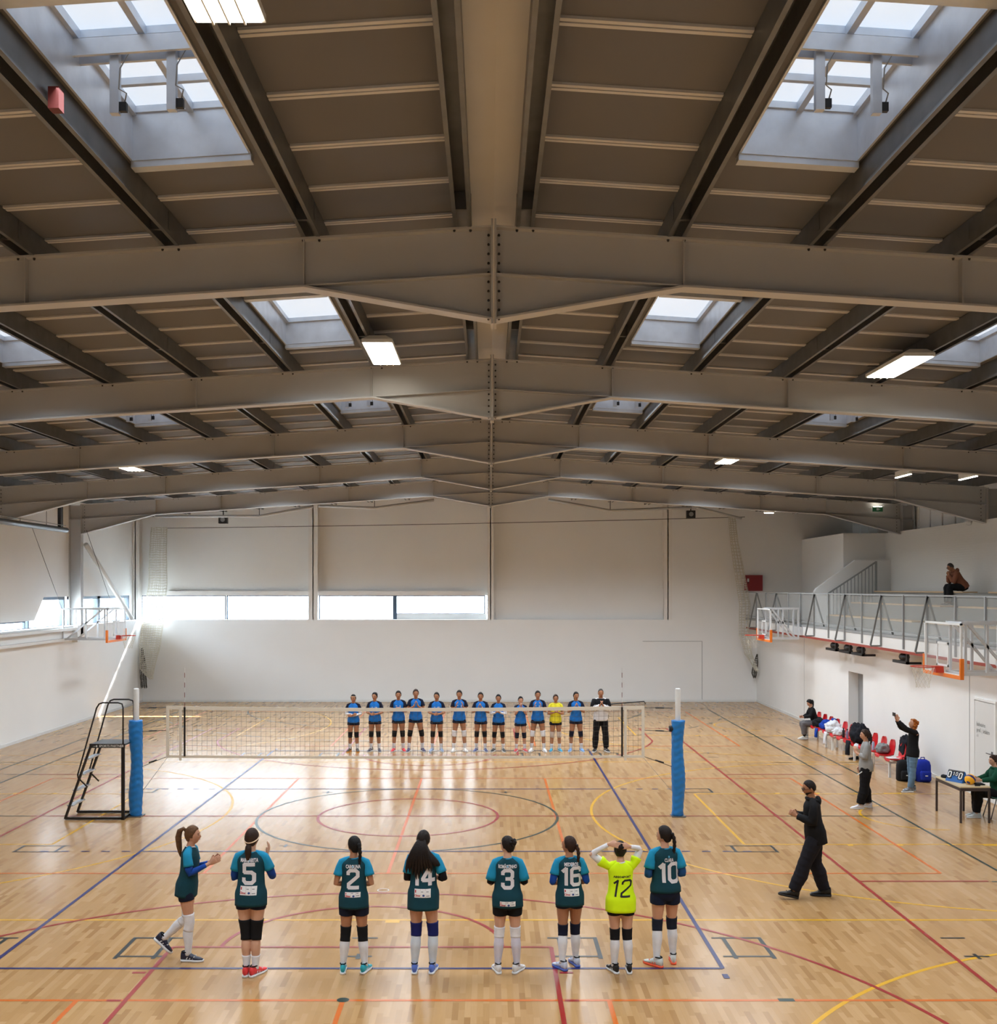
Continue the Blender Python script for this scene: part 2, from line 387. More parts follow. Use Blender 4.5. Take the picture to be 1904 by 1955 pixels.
# portal frames
FY = [5.05, 11.70, 18.45, 25.10, 31.75, 38.30]
FN = ['above the camera end of the hall', 'nearest across the picture, with the large central haunch', 'second across the picture from the camera', 'third across the picture from the camera', 'fourth across the picture from the camera', 'farthest across the picture, just before the back wall']
bolt_me = None
def bolt(parent, x, y, z, down=False):
    global bolt_me
    if bolt_me is None:
        o = MB().tube([(0, 0, 0), (0, 0, -.022)], [.016, .010], 6).build('bolt', M_['bolt']); bolt_me = o.data; bpy.data.objects.remove(o)
    o = bpy.data.objects.new('bolt', bolt_me); C.objects.link(o); o.parent = parent; o.location = (x, y, z)
    if not down: o.rotation_euler = (PI/2*-1, 0, 0)
    return o
D_ = .50
for fi, fy in enumerate(FY):
    fr = thing('steel_portal_frame', 'cream painted steel portal frame '+FN[fi], 'frame', (0, fy, 0), group='portal frames carrying the roof')
    for s in (-1, 1):
        zt = lambda d: 8.46-.065*d
        X = lambda d: XR+s*d
        xe = 14.2
        b = MB()
        web = [(X(.02), zt(0)), (X(.02), 7.49), (X(2.0), zt(2.0)-D_), (X(11.6), zt(11.6)-D_), (X(xe), 6.52), (X(xe), zt(xe))]
        b.prism(web, 'y', -.012, .012)
        o = b.build('rafter_web', M_['steel'], fr)
        b = MB(); w2 = .11
        def fl(p, q, t=.022):
            b.prism([p, q, (q[0], q[1]-t), (p[0], p[1]-t)], 'y', -w2, w2)
        fl((X(0.02), zt(0)), (X(xe), zt(xe)))
        fl((X(.02), 7.49), (X(2.0), zt(2.0)-D_)); fl((X(2.0), zt(2.0)-D_), (X(11.6), zt(11.6)-D_)); fl((X(11.6), zt(11.6)-D_), (X(xe), 6.52))
        b.prism([(X(.02), zt(0)-D_), (X(2.0), zt(2.0)-D_+.004), (X(2.0), zt(2.0)-D_-.01), (X(.02), zt(0)-D_-.015)], 'y', -w2*.9, w2*.9)
        b.prism([(X(11.6), zt(11.6)-D_+.004), (X(xe), zt(xe)-D_), (X(xe), zt(xe)-D_-.015), (X(11.6), zt(11.6)-D_-.01)], 'y', -w2*.9, w2*.9)
        b.build('rafter_flange', M_['steel'], fr)
        for d in (2.0, 4.93, 9.35, 11.6):
            MB().box(X(d)-.006, X(d)+.006, -.10, .10, zt(d)-D_, zt(d)-.02).build('stiffener_plate', M_['steel'], fr)
        b = MB(); x_a, x_b = sorted((X(0.005), X(.028))); b.box(x_a, x_b, -.13, .13, 7.42, 8.52); b.build('apex_plate', M_['steel'], fr)
        # column
        xi, xo = (-14.13, -14.55) if s < 0 else (14.29, 14.7)
        b = MB(); a0, a1 = sorted((xi, xi+s*.025)); b.box(a0, a1, -.12, .12, 0 if s > 0 else 3.0, zt(14.2)-.02)
        a0, a1 = sorted((xo, xo-s*.025)); b.box(a0, a1, -.12, .12, 0 if s > 0 else 3.0, zt(14.4)-.02)
        a0, a1 = sorted((xi, xo)); b.box(a0, a1, -.012, .012, 0 if s > 0 else 3.0, zt(14.4)-.03); b.box(a0, a1, -.1, .1, 7.0, 7.02)
        b.build('column', M_['steel'], fr)
        if fi:
            for k in range(10): bolt(fr, X(.055), -.075, 8.36-k*.098)
            for k in range(9): bolt(fr, X(14.06), -.075, 7.45-k*.105)
            for p in PURL[:9]:
                for dx in (-.085, .085): bolt(fr, X(p)+dx, -.085, z_top(X(p))-.024, True)
# wind bracing near the back wall
for i, (pts, lb) in enumerate((
    ([(-12.7, 42, 7.36), (-8.75, 42, 7.37), (-6.7, 42, 7.74)], 'leftmost length'),
    ([(-6.5, 42, 7.76), (-4.37, 42, 7.68), (-2.1, 42, 7.98)], 'second length from the left'),
    ([(2.25, 42, 8.0), (4.6, 42, 7.58), (7.7, 42, 7.70)], 'third length from the left'),
    ([(7.9, 42, 7.70), (9.6, 42, 7.28)], 'rightmost short length'))):
    o = MB().tube(pts, .05, 8).build('brace_tube', M_['steel'], smooth=True)
    q_ = pts[1] if len(pts) > 2 else pts[0]; MB().tube([q_, (q_[0], q_[1], z_ceil(q_[0]))], .012, 6).build('hanger_rod', M_['bolt'], o)
    tag(o, 'thin cream roof brace tube in the farthest bay, '+lb, 'brace', 'roof bracing tubes')
o = MB().tube([(-14.03, 38.4, 6.15), (-14.03, 43.3, 3.45)], .085, 12).build('diagonal_brace', M_['white'], smooth=True)
tag(o, 'pale diagonal brace tube from the column down across the left windows', 'brace')

# skylights
SKN = dict(zip(SKY_ROWS, ('outer left', 'inner left', 'inner right', 'outer right')))
BAYN = ['over the near end behind the camera', 'in the roof bay above the camera', 'in the bay behind the first portal frame', 'in the bay behind the second portal frame', 'in the bay behind the third portal frame', 'in the bay behind the fourth portal frame']
for sx in SKY_ROWS:
    for bi, (ya, yb) in enumerate([(.55, 3.25)]+SKY_Y):
        x0, x1 = hole(sx)
        zc = lambda x: z_ceil(x)
        sk = thing('roof_skylight', '%s roof skylight in a galvanised curb, %s' % (SKN[sx], BAYN[bi]), 'skylight', (0, 0, 0), group='roof skylights')
        H = .46 if bi in (1, 3, 4) else .38; t = .02
        b = MB()
        for xa in (x0, x1-t):       # long curb sides
            b.add([(xx, yy, z_ceil(xx)+dz) for xx in (xa, xa+t) for yy in (ya, yb) for dz in (-.02, H)],
                  [(0, 1, 3, 2), (4, 6, 7, 5), (0, 4, 5, 1), (2, 3, 7, 6), (0, 2, 6, 4), (1, 5, 7, 3)])
        for yy0 in (ya, yb-t):
            b.add([(xx, yy, z_ceil(xx)+dz) for xx in (x0, x1) for yy in (yy0, yy0+t) for dz in (-.02, H)],
                  [(0, 1, 3, 2), (4, 6, 7, 5), (0, 4, 5, 1), (2, 3, 7, 6), (0, 2, 6, 4), (1, 5, 7, 3)])
        # lower flashing around the opening
        for (a0, a1, c0, c1) in ((x0, x1, ya-.12, ya+.004), (x0, x1, yb-.004, yb+.12)):
            b.add([(xx, yy, z_ceil(xx)+dz) for xx in (a0, a1) for yy in (c0, c1) for dz in (-.075, -.012)],
                  [(0, 1, 3, 2), (4, 6, 7, 5), (0, 4, 5, 1), (2, 3, 7, 6), (0, 2, 6, 4), (1, 5, 7, 3)])
        b.build('curb', M_['galvl'], sk)
        zg = lambda x: z_ceil(x)+H
        opener = bi in (1, 3, 4)
        b = MB()
        if opener:
            ysp = [ya+.02, ya+.55, (ya+yb)/2, yb-.55, yb-.02]; xm = (x0+x1)/2
            for yy in ysp: b.bar((x0, yy, zg(x0)-.03), (x1, yy, zg(x1)-.03), .05, .06)
            for xx in (x0+.03, xm, x1-.03): b.bar((xx, ya, zg(xx)-.04), (xx, yb, zg(xx)-.04), .055, .08)
            b.build('glazing_bar', M_['galvl'], sk)
            ym = (ya+yb)/2
            b = MB()
            for dy in (-.07, .07): b.bar((x0, ym+dy, zg(x0)-.16), (x1, ym+dy, zg(x1)-.16), .03, .13)
            cbm = b.build('crossbeam', M_['galvl'], sk)
            for ax in (sx-.22, sx+.22):
                b = MB().box(ax-.035, ax+.035, ym-.03, ym+.03, zg(ax)-.66, zg(ax)-.1)
                a_ = b.build('window_actuator', M_['galvl'], sk)
                MB().box(ax+.035, ax+.09, ym-.02, ym+.02, zg(ax)-.64, zg(ax)-.57).build('motor_plug', M_['blackp'], a_)
                MB().tube([(ax+.07, ym, zg(ax)-.58), (ax+.09, ym-.01, zg(ax)-.50), (ax+.04, ym-.04, zg(ax)-.48), (ax+.05, ym-.04, zg(ax)-.32), (ax+.12, ym-.04, zg(ax)-.2), (ax-.1, ym-.05, zg(ax)-.1)], .006, 5).build('cable', M_['greyp'], a_, True)
        else:
            for yy in (ya+.04, yb-.04): b.bar((x0, yy, zg(x0)-.03), (x1, yy, zg(x1)-.03), .07, .07)
            for xx in (x0+.035, x1-.035): b.bar((xx, ya, zg(xx)-.03), (xx, yb, zg(xx)-.03), .07, .07)
            b.build('glazing_bar', M_['galvl'], sk)
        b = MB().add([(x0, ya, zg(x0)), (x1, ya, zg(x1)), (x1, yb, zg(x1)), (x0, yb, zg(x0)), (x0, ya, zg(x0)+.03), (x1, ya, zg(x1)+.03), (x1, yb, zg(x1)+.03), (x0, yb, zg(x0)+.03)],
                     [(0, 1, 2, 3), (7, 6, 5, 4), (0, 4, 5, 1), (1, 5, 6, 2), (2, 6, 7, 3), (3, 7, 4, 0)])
        b.build('emissive_pane', M_['pane'], sk)

# luminaires
LP = [(-1.64, 6.2, 'directly above the camera, beside the inner left skylight'), (-1.64, 16.9, 'left of the ridge, just before the second portal frame'),
      (6.12, 16.5, 'right of the ridge, lighting the second portal frame'), (-9.3, 28.3, 'far left, between the third and fourth portal frames'),
      (6.2, 28.5, 'far right, between the third and fourth portal frames')]
for (x, y, lb) in LP:
    zc = z_top(x)-.12
    t = thing('ceiling_light', 'rectangular white high bay light, lit, '+lb, 'light', (x, y, zc), group='high bay lights')
    b = MB(); w_, l_ = .225, .80
    b.loft([[(-w_, -l_, 0), (w_, -l_, 0), (w_, l_, 0), (-w_, l_, 0)], [(-w_, -l_, .05), (w_, -l_, .05), (w_, l_, .05), (-w_, l_, .05)], [(-w_*.55, -l_*.94, .11), (w_*.55, -l_*.94, .11), (w_*.55, l_*.94, .11), (-w_*.55, l_*.94, .11)]])
    b.build('housing', M_['white'], t)
    MB().box(-w_+.02, w_-.02, -l_+.03, l_-.03, -.012, -.004).build('diffuser', M_['lamp'], t)
    b = MB()
    for k in (-1, 0, 1): b.box(k*.1-.006, k*.1+.006, -l_+.03, l_-.03, -.03, -.012)
    b.build('louvre_blade', M_['white'], t)
    for yy in (-.5, .5): MB().box(-.3, .05, yy-.02, yy+.02, .1, .125).build('mounting_bracket', M_['galv'], t)
for (x, y, z, lb, l_) in ((10.9, 29.07, 7.60, 'small linear light under the far right roof, left one', .3), (12.4, 28.6, 7.50, 'small linear light under the far right roof, right one', .3)):
    t = thing('linear_light', lb, 'light', (x, y, z), 0)
    MB().box(-.035, .035, -.5, .5, 0, .15).build('housing', M_['white'], t); MB().box(-.035, .035, -.5, .5, -.02, -.004).build('diffuser', M_['lamp'], t)
# emergency light on the last frame, exit sign, camera dome
t = thing('emergency_light', 'small lit emergency light under the farthest portal frame', 'light', (9.7, 38.3, z_top(9.7)-.590))
MB().box(-.16, .16, -.05, .05, .01, .06).build('housing', M_['white'], t); MB().box(-.15, .15, -.045, .045, -.01, .006).build('diffuser', mat('emergency_diffuser', (255, 252, 244), .5, emit=90), t)
t = thing('exit_sign', 'small green and white emergency exit sign on the right of the farthest portal frame', 'sign', (13.42, 38.15, 7.37))
MB().box(-.17, .17, -.03, .03, -.09, .07).build('sign_panel', mat('exit_green', (40, 96, 60), .5, emit=.12), t); MB().box(-.14, .14, -.03, .03, .07, .085).build('lamp_strip', M_['lamp'], t)
b = MB(); b.box(-.05, .02, -.034, -.031, -.05, .03); b.prism([(.02, -.04), (.09, -.01), (.02, .02)], 'y', -.034, -.031); b.build('arrow_pictogram', M_['white'], t)
t = thing('camera_dome', 'small white dome camera on top of the block wall above the seated man', 'camera', (14.2, 32.7, 6.61))
MB().ell((0, 0, 0), .12, .12, .12, 12, 8).build('dome', M_['white'], t, True); MB().box(-.05, .1, -.05, .05, .06, .16).build('mount', M_['white'], t)
# loudspeakers hung at the back
for x, z, lb in ((-10.7, 7.38, 'left'), (8.1, 7.6, 'right')):
    t = thing('loudspeaker', 'small black loudspeaker hung high before the back wall, %s one' % lb, 'speaker', (x, 44.4, z))
    MB().box(-.17, .17, -.12, .12, -.15, .15).build('cabinet', M_['black'], t)
    MB().tube([(0, -.13, 0), (0, -.118, 0)], .09, 16).build('cone', M_['greyp'], t)
    MB().box(-.02, .02, -.02, .02, .15, .6).build('hanger', M_['black'], t)
o = MB().tube(bez((-13.0, 44.5, 7.05), (10.3, 44.5, 7.5), .05, 16), .012, 5).build('net_cable', M_['bolt']); tag(o, 'thin steel cable strung across the back wall', 'cable')
# red hose cabinet
t = thing('hose_cabinet', 'dark red fire hose cabinet on the back wall beside the gallery', 'cabinet', (10.74, Y1, 4.84))
MB().box(-.35, .35, -.22, 0, -.32, .32).build('cabinet_body', M_['red'], t); MB().box(-.34, .34, -.235, -.22, -.31, .31).build('door', M_['red'], t)
MB().box(-.28, -.21, -.25, -.235, .05, .18).build('label_plate', M_['white'], t); MB().box(-.26, -.23, -.26, -.235, -.03, .04).build('handle', M_['blackp'], t)
# red call point near skylight
t = thing('alarm_box', 'small red alarm box on the purlin beside the left skylight', 'alarm', (-3.2, 8.15, 8.25)); MB().box(-.04, .04, -.05, .05, -.08, .08).build('case', mat('dull_red_plastic', (104, 34, 28), .6), t)
# suspended heater pipe on the left
t = thing('radiant_heater', 'long dark radiant heater tube hung along the left wall', 'heater', (-13.6, 0, 6.5))
MB().tube([(0, 27, 0), (0, 35.5, 0)], .085, 12).build('heater_tube', M_['galv'], t, True)
b = MB(); b.tube([(.05, 27, .16), (.05, 35.3, .13)], .012, 5); b.build('cable_tray', M_['greyp'], t)
for y in (29.5, 32, 33.9, 35.2): MB().tube([(0, y, .08), (0, y, z_top(-13.6)-6.5)], .008, 5).build('hanger_rod', M_['bolt'], t)
MB().box(-.05, .05, 34.9, 35.05, .05, 1.0).build('flue', M_['black'], t)

# ------------------------------------------------------------------ outside seen through the windows
ob = MB().box(-60, -6.6, 66, 72, 0, 19.45); ob.box(-6.6, 30, 66.5, 72, 0, 26)
o = ob.build('facade', mat('outside_facade', (238, 240, 242), .9)); bd = thing('neighbour_building', 'overexposed white building seen through the back ribbon window', 'building', (0, 0, 0)); o.parent = bd
for i in range(17):
    x = -22+i*1.9+(i//3)*1.2
    MB().box(x, x+1.0, 65.9, 66.02, 1.0, 2.75).build('window', mat('outside_window', (150, 178, 205), .4), bd)
MB().tube([(-1.9, 65.6, 3.05), (-1.9, 66.3, 3.05)], .42, 20).build('fan_unit', mat('outside_fan', (165, 180, 200), .5), bd)
MB().box(-6.5, -2.4, 66.3, 66.5, 2.95, 3.1).build('cornice', mat('outside_band', (190, 150, 150), .7), bd)
o = MB().box(-45, -40, 20, 60, 0, 12).build('neighbour_building', mat('outside_facade', (238, 240, 242), .9)); tag(o, 'pale building seen through the left windows', 'building')
struct(MB().box(-80, 60, 45.7, 90, -.35, -.05).add([(-80, -5, -.05), (-15.3, -5, -.05), (-15.3, 90, -.05), (-80, 90, -.05)], [(0, 1, 2, 3)]).build('ground', mat('outside_ground', (200, 200, 196), .9)))
# ------------------------------------------------------------------ court lines painted on the floor
CX, CY = -1.65, 22.48
class LN:
    def __init__(s, z): s.m = MB(); s.z = z
    def h(s, x0, x1, y, w=.05): s.z += 4e-6; s.m.add([(x0, y-w/2, s.z), (x1, y-w/2, s.z), (x1, y+w/2, s.z), (x0, y+w/2, s.z)], [(0, 1, 2, 3)]); return s
    def v(s, x, y0, y1, w=.05): s.z += 4e-6; s.m.add([(x-w/2, y0, s.z), (x+w/2, y0, s.z), (x+w/2, y1, s.z), (x-w/2, y1, s.z)], [(0, 1, 2, 3)]); return s
    def arc(s, cx, cy, r, a0, a1, w=.05, dash=None):
        n = max(8, int(abs(a1-a0)/2)); s.z += 4e-6
        for i in range(n):
            if dash and (i//dash) % 2: continue
            t0, t1 = (math.radians(a0+(a1-a0)*k/n) for k in (i, i+1))
            s.m.add([(cx+(r+e)*math.cos(t), cy+(r+e)*math.sin(t), s.z) for t, e in ((t0, -w/2), (t0, w/2), (t1, w/2), (t1, -w/2))], [(0, 1, 2, 3)])
        return s
    def done(s, name, m): return struct(s.m.build(name, m, floor))
W = .055
l = LN(.0012)    # yellow: cross basketball courts
for yc, hw in ((22.45, 7.0), (37.2, 0), (7.7, 0)):
    if hw: l.h(-13.7, 10.5, yc-hw, W); l.h(-13.7, 10.5, yc+hw, W)
    for s in (-1, 1):
        bx = CX+s*12.07; ft = CX+s*6.27; rc = CX+s*10.5
        l.v(ft, yc-2.45, yc+2.45, W); l.h(min(bx, ft), max(bx, ft), yc-2.45, W); l.h(min(bx, ft), max(bx, ft), yc+2.45, W)
        a = (90, 270) if s > 0 else (-90, 90)
        l.arc(rc, yc, 6.75, a[0]+12, a[1]-12, W)
        for sg in (-1, 1): l.h(min(rc-s*1.4, bx), max(rc-s*1.4, bx), yc+sg*6.6, W)
        l.arc(rc, yc, 1.25, a[0], a[1], W)
        for d in (2.1, 3.0, 3.9):
            for sg in (-1, 1): l.h(bx-s*d-.05, bx-s*d+.05, yc+sg*2.52, .1)
        for sg in (-1, 1): l.h(bx-s*1.3-.2, bx-s*1.3+.2, yc+sg*2.52, .1)
l.h(-1.45, -1.25, 15.37, .1)
l.done('yellow_court_lines', L_['yellow'])
l = LN(.0018)    # orange: cross volleyball courts
for y0, y1 in ((3.46, 12.44), (17.97, 26.93), (32.4, 41.4)):
    l.h(CX-9, CX+9, y0, W); l.h(CX-9, CX+9, y1, W)
    for d in (-9, -3, 0, 3, 9): l.v(CX+d, y0, y1, W)
    for d in (10.2, 10.9): l.h(CX+d-.12, CX+d+.12, y0, W)
l.h(-14, CX-9, 12.44, W); l.h(CX+9, 10.5, 12.44, W)
l.done('orange_court_lines', L_['orange'])
l = LN(.0024)    # dark green: handball court
for s in (-1, 1): l.v(CX+s*10, 2.48, 42.48, W)
l.h(CX-10, CX-7.7, CY, W); l.h(CX+7.7, CX+10, CY, W); l.h(CX-10, CX+10, 42.48, W)
l.arc(CX, CY, 3.03, 0, 360, W)
for gy, sg in ((42.48, -1), (2.48, 1)):
    l.h(CX-1.5, CX+1.5, gy+sg*6, W)
    for s in (-1, 1):
        a0, a1 = ((270, 360) if s > 0 else (180, 270)) if sg < 0 else ((0, 90) if s > 0 else (90, 180))
        l.arc(CX+s*1.5, gy, 6, a0, a1, W)
        q0, q1 = ((270, 341) if s > 0 else (199, 270)) if sg < 0 else ((19, 90) if s > 0 else (90, 161))
        l.arc(CX+s*1.5, gy, 9, q0, q1, W, 2)
for s in (-1, 1):
    l.v(CX+s*10.85, 27.5, 34.4, W)
    for y in (17.46, 27.5, 34.4): l.h(CX+s*9.6, CX+s*10.45, y, W)
for y in (12.45, 32.5): l.arc(CX, y, .035, 0, 360, .07); l.h(CX+5.0-.09, CX+5.0+.09, y, .09)
l.done('green_court_lines', L_['green'])
l = LN(.0030)    # dark corner marks
for sg in (-1, 1):
    yA, yB = CY+sg*8.56, CY+sg*7.83
    for s in (-1, 1):
        for a, c in ((2.57, 3.05), (4.75, 5.23)):
            lo, hi = min(yA, yB)-.09, max(yA, yB)+.03
            l.v(CX+s*a, lo, hi, .055); l.v(CX+s*c, lo, hi, .055)
            l.h(*sorted((CX+s*(a-.15), CX+s*(c+.02))), yA, .05); l.h(*sorted((CX+s*(a-.15), CX+s*(c+.02))), yB, .05)
        l.h(CX+s*7.8-.16, CX+s*7.8+.16, yA, .045); l.v(CX+s*7.8, yA-.1, yA+.1, .045)
        l.h(CX+s*7.8-.16, CX+s*7.8+.16, yB, .045)
        yC, yD = CY+sg*2.6, CY+sg*3.05
        l.h(*sorted((CX+s*5.9, CX+s*6.75)), yC, .04); l.h(*sorted((CX+s*5.9, CX+s*6.75)), yD, .04)
        l.v(CX+s*6.0, min(yC, yD)-.03, max(yC, yD)+.03, .05); l.v(CX+s*6.72, min(yC, yD)-.03, max(yC, yD)+.03, .05)
        l.h(CX+s*2.02-.12, CX+s*2.02+.12, CY+sg*2.6, .03); l.v(CX+s*2.02, CY+sg*2.6-.1, CY+sg*2.6+.1, .05)
        for a in (9.2, 11.0): l.h(*sorted((CX+s*a, CX+s*(a+.5))), CY+sg*6.9, .035)
    l.h(CX-.17, CX+.17, yA, .045); l.v(CX, yA-.1, yA+.1, .06); l.h(CX-.17, CX+.17, yB, .045)
for s in (-1, 1):
    for k in (5.6, 7.5): l.h(CX+s*k-.04, CX+s*k+.04, CY+.1, .08)
l.done('dark_court_marks', L_['dark'])
l = LN(.0036)    # red: basketball court
for s in (-1, 1):
    l.v(CX+s*7.5, 8.48, 36.48, W)
    for sg in (-1, 1): l.h(*sorted((CX+s*7.5, CX+s*9.55)), CY+sg*5.0, W)
l.h(CX-7.7, CX+7.7, CY, W); l.arc(CX, CY, 1.82, 0, 360, W)
for ey, sg in ((8.48, 1), (36.48, -1)):
    l.h(CX-7.5, CX+7.5, ey, W); l.h(CX-2.45, CX+2.45, ey+sg*5.8, W)
    for s in (-1, 1):
        l.v(CX+s*2.45, *sorted((ey, ey+sg*5.8)), W); l.v(CX+s*6.6, *sorted((ey, ey+sg*3.0)), W)
        for d in (1.75, 2.6, 3.95, 4.85): l.h(*sorted((CX+s*2.5, CX+s*2.66)), ey+sg*d, W)
    a = (0, 180) if sg > 0 else (180, 360)
    l.arc(CX, ey+sg*5.8, 1.82, a[0], a[1], W); l.arc(CX, ey+sg*1.575, 6.75, a[0]+12, a[1]-12, W)
l.done('red_court_lines', L_['red'])
l = LN(.0042)    # blue: main volleyball court
for s in (-1, 1): l.v(CX+s*4.5, 13.48, 31.48, W)
l.h(CX-4.5, CX+4.5, 13.48, W); l.h(CX-4.5, CX+4.5, 31.48, W)
l.h(-14, CX-4.5, 13.48, W)
for sg in (-1, 1):
    l.h(CX-4.5, CX+4.5, CY+sg*3.02, W)
    for s in (-1, 1):
        for k in range(5): l.h(*sorted((CX+s*(4.68+k*.36), CX+s*(4.83+k*.36))), CY+sg*3.02, W)
        l.v(CX+s*4.48, *sorted((CY+sg*9.2, CY+sg*9.35)), .07)
l.done('blue_court_lines', L_['blue'])
l = LN(.0048); l.arc(CX+.02, 16.96, .085, 0, 360, .012); l.done('white_court_marks', L_['white'])

# ------------------------------------------------------------------ volleyball net
PL, PR = -7.19, 3.84
for px, lb in ((PL, 'left, beside the black ladder'), (PR, 'right')):
    t = thing('net_post', 'white net post wrapped in a blue protective pad, %s' % lb, 'post', (px, 22.48, 0), group='volleyball net posts')
    MB().tube([(0, 0, 0), (0, 0, 2.58), (0, 0, 2.6)], [.055, .055, .05], 20).build('pole', M_['white'], t, True)
    # wrinkled pad
    rings = []; n = 28
    for i in range(73):
        z = .02+i*1.93/72; base = .125+(.012*math.sin(z*5+px)); dx = .012*math.sin(z*4.1+px*3)
        rings.append([(dx+(base+.007*math.sin(z*40+3*math.sin(a*2)+a*2+2*math.sin(z*7)))*math.cos(a), (base+.007*math.sin(z*46+3*math.sin(a*2)+a*2))*math.sin(a), z) for a in (2*PI*j/n for j in range(n))])
    MB().loft(rings).build('protective_pad', M_['bluepad'], t, True)
    MB().box(-.14, .14, -.14, .14, 0, .02).build('base_plate', M_['galv'], t)
    if px > 0:
        MB().tube([(-.08, 0, 1.78), (-.18, 0, 1.78)], .065, 12).build('winch', M_['blackp'], t)
net = thing('volleyball_net', 'black mesh volleyball net with cream bands across the court', 'net', (0, 22.48, 0))
NL, NR = -6.55, 3.13
def nz(x, top): # slight sag
    u = (x-NL)/(NR-NL); return (2.245 if top else 1.24)-.045*4*u*(1-u)*(1 if top else .5)
b = MB(); n = 97
for i in range(n+1):
    x = NL+(NR-NL)*i/n; x2 = x+.006*math.sin(i*1.7); b.tube([(x, 0, nz(x, 1)-.03), (x2, .01*math.sin(i), (nz(x, 1)+nz(x, 0))/2), (x, 0, nz(x, 0)+.01)], .0021, 4)
for k in range(1, 10):
    b.tube([(NL+(NR-NL)*i/24, .004*math.sin(i+k), nz(NL+(NR-NL)*i/24, 0)+(nz(NL+(NR-NL)*i/24, 1)-nz(NL+(NR-NL)*i/24, 0))*k/10) for i in range(25)], .0021, 4)
o = b.build('mesh', M_['netb'], net)
def band(top, w, name):
    b = MB(); xs = [NL+(NR-NL)*i/24 for i in range(25)]
    off = 0 if top else 0
    b.loft([[(x, -.006, nz(x, top)+off), (x, .006, nz(x, top)+off), (x, .006, nz(x, top)+off-w), (x, -.006, nz(x, top)+off-w)] for x in xs]); b.build(name, M_['tape'], net)
band(1, .07, 'top_band'); band(0, .05, 'bottom_band')
for x in (NL, NR): MB().box(x-.03, x+.03, -.008, .008, nz(x, 0)-.05, nz(x, 1)).build('end_band', M_['tape'], net)
for x in (-6.24-.05, 2.72+.05):
    MB().box(x-.025, x+.025, -.012, .012, nz(x, 0)-.1, nz(x, 1)).build('side_tape', M_['tape'], net)
for x, s in ((-6.2, -1), (2.70, 1)):
    an = thing('net_antenna', 'thin striped net antenna standing up from the %s end of the net' % ('left' if s < 0 else 'right'), 'antenna', (x, 22.46, 0))
    MB().box(-.018, .018, -.012, .004, 1.22, 2.22).build('sleeve', M_['blackp'], an)
    for k in range(8):
        m = M_['rimred'] if k % 2 else M_['white']
        MB().tube([(0, 0, 2.22+k*.1), (0, 0, 2.32+k*.1)], .006, 6).build('rod_stripe', [mat('antenna_red', (110, 40, 36), .5), M_['white']][k % 2], an)
for s, px, nx in ((-1, PL, NL), (1, PR, NR)):
    for z0, z1 in ((2.21, 2.2), (1.75, 1.72), (1.22, 1.0)):
        MB().tube([(nx, 0, z0), (px-s*.1, 0, z1)], .006, 5).build('tension_rope', M_['blackp'], net)
        MB().tube([(nx+(px-nx)*.35, 0, z0+(z1-z0)*.35), (nx+(px-nx)*.6, 0, z0+(z1-z0)*.6)], .014, 6).build('tensioner', M_['blackp'], net)
    MB().tube([(nx, 0, 1.2), (px-s*.12, 0, .5)], .003, 4).build('tension_rope', M_['greyp'], net)

# ------------------------------------------------------------------ referee ladder
lad = thing('referee_stand', 'black steel referee ladder stand beside the left net post', 'ladder', (0, 0, 0))
yn, yf = 22.12, 22.78; xb, xt, xp = -8.5, -7.97, -7.34; zp = 1.52
for y in (yn, yf):
    MB().bar((xb, y, .02), (xt, y, zp), .055, .04).build('stringer', M_['black'], lad)
    MB().bar((xp, y, 0), (xp, y, zp), .06, .05).build('leg', M_['black'], lad)
    MB().bar((xb, y, .03), (xp, y, .03), .05, .045).build('base_rail', M_['black'], lad)
    # handrail
    MB().tube([(-8.06, y, .66), (-8.24, y, .84), (-8.25, y, .90), (-7.87, y, 2.24), (-7.82, y, 2.32), (-7.75, y, 2.345), (-7.44, y, 2.345), (-7.36, y, 2.32), (-7.34, y, 2.24), (-7.34, y, zp)], .016, 8).build('handrail', M_['black'], lad, True)
MB().bar((xp, yn, .03), (xp, yf, .03), .05, .05).build('base_rail', M_['black'], lad)
for k in range(4):
    u = (k+1)*.205-.02; x = xb+(xt-xb)*u; z = zp*u
    MB().box(x-.06, x+.06, yn, yf, z-.012, z+.012).build('rung', M_['galvl'], lad)
pf = MB().box(xt-.02, xp+.04, yn-.03, yf+.03, zp-.03, zp).build('platform', M_['galv'], lad)
MB().box(xt-.03, xp+.05, yn-.04, yn-.025, zp-.075, zp+.005).build('fascia', M_['black'], pf)
def flat_text(txt, size, m, parent, origin, ux, uz, bold=0.0, sx=1.0, name='lettering', align='CENTER'):
    vs, fs = text_mesh(txt, size, bold, sx, align); o_ = V(origin); ux = V(ux); uz = V(uz)
    me = bpy.data.meshes.new(name); me.from_pydata([o_+ux*x+uz*y for x, y in vs], [], fs); me.materials.append(m)
    o = bpy.data.objects.new(name, me); C.objects.link(o); o.parent = parent; return o
flat_text('SPORTS PARTNER', .062, M_['white'], lad, (-7.56, yn-.043, zp-.038), (1, 0, 0), (0, 0, 1), .0015)
b = MB(); b.prism([(-7.94, zp-.042), (-7.88, zp-.046), (-7.88, zp-.034)], 'y', yn-.044, yn-.042); b.box(-7.87, -7.84, yn-.044, yn-.042, zp-.058, zp-.02); b.build('logo', M_['white'], lad)

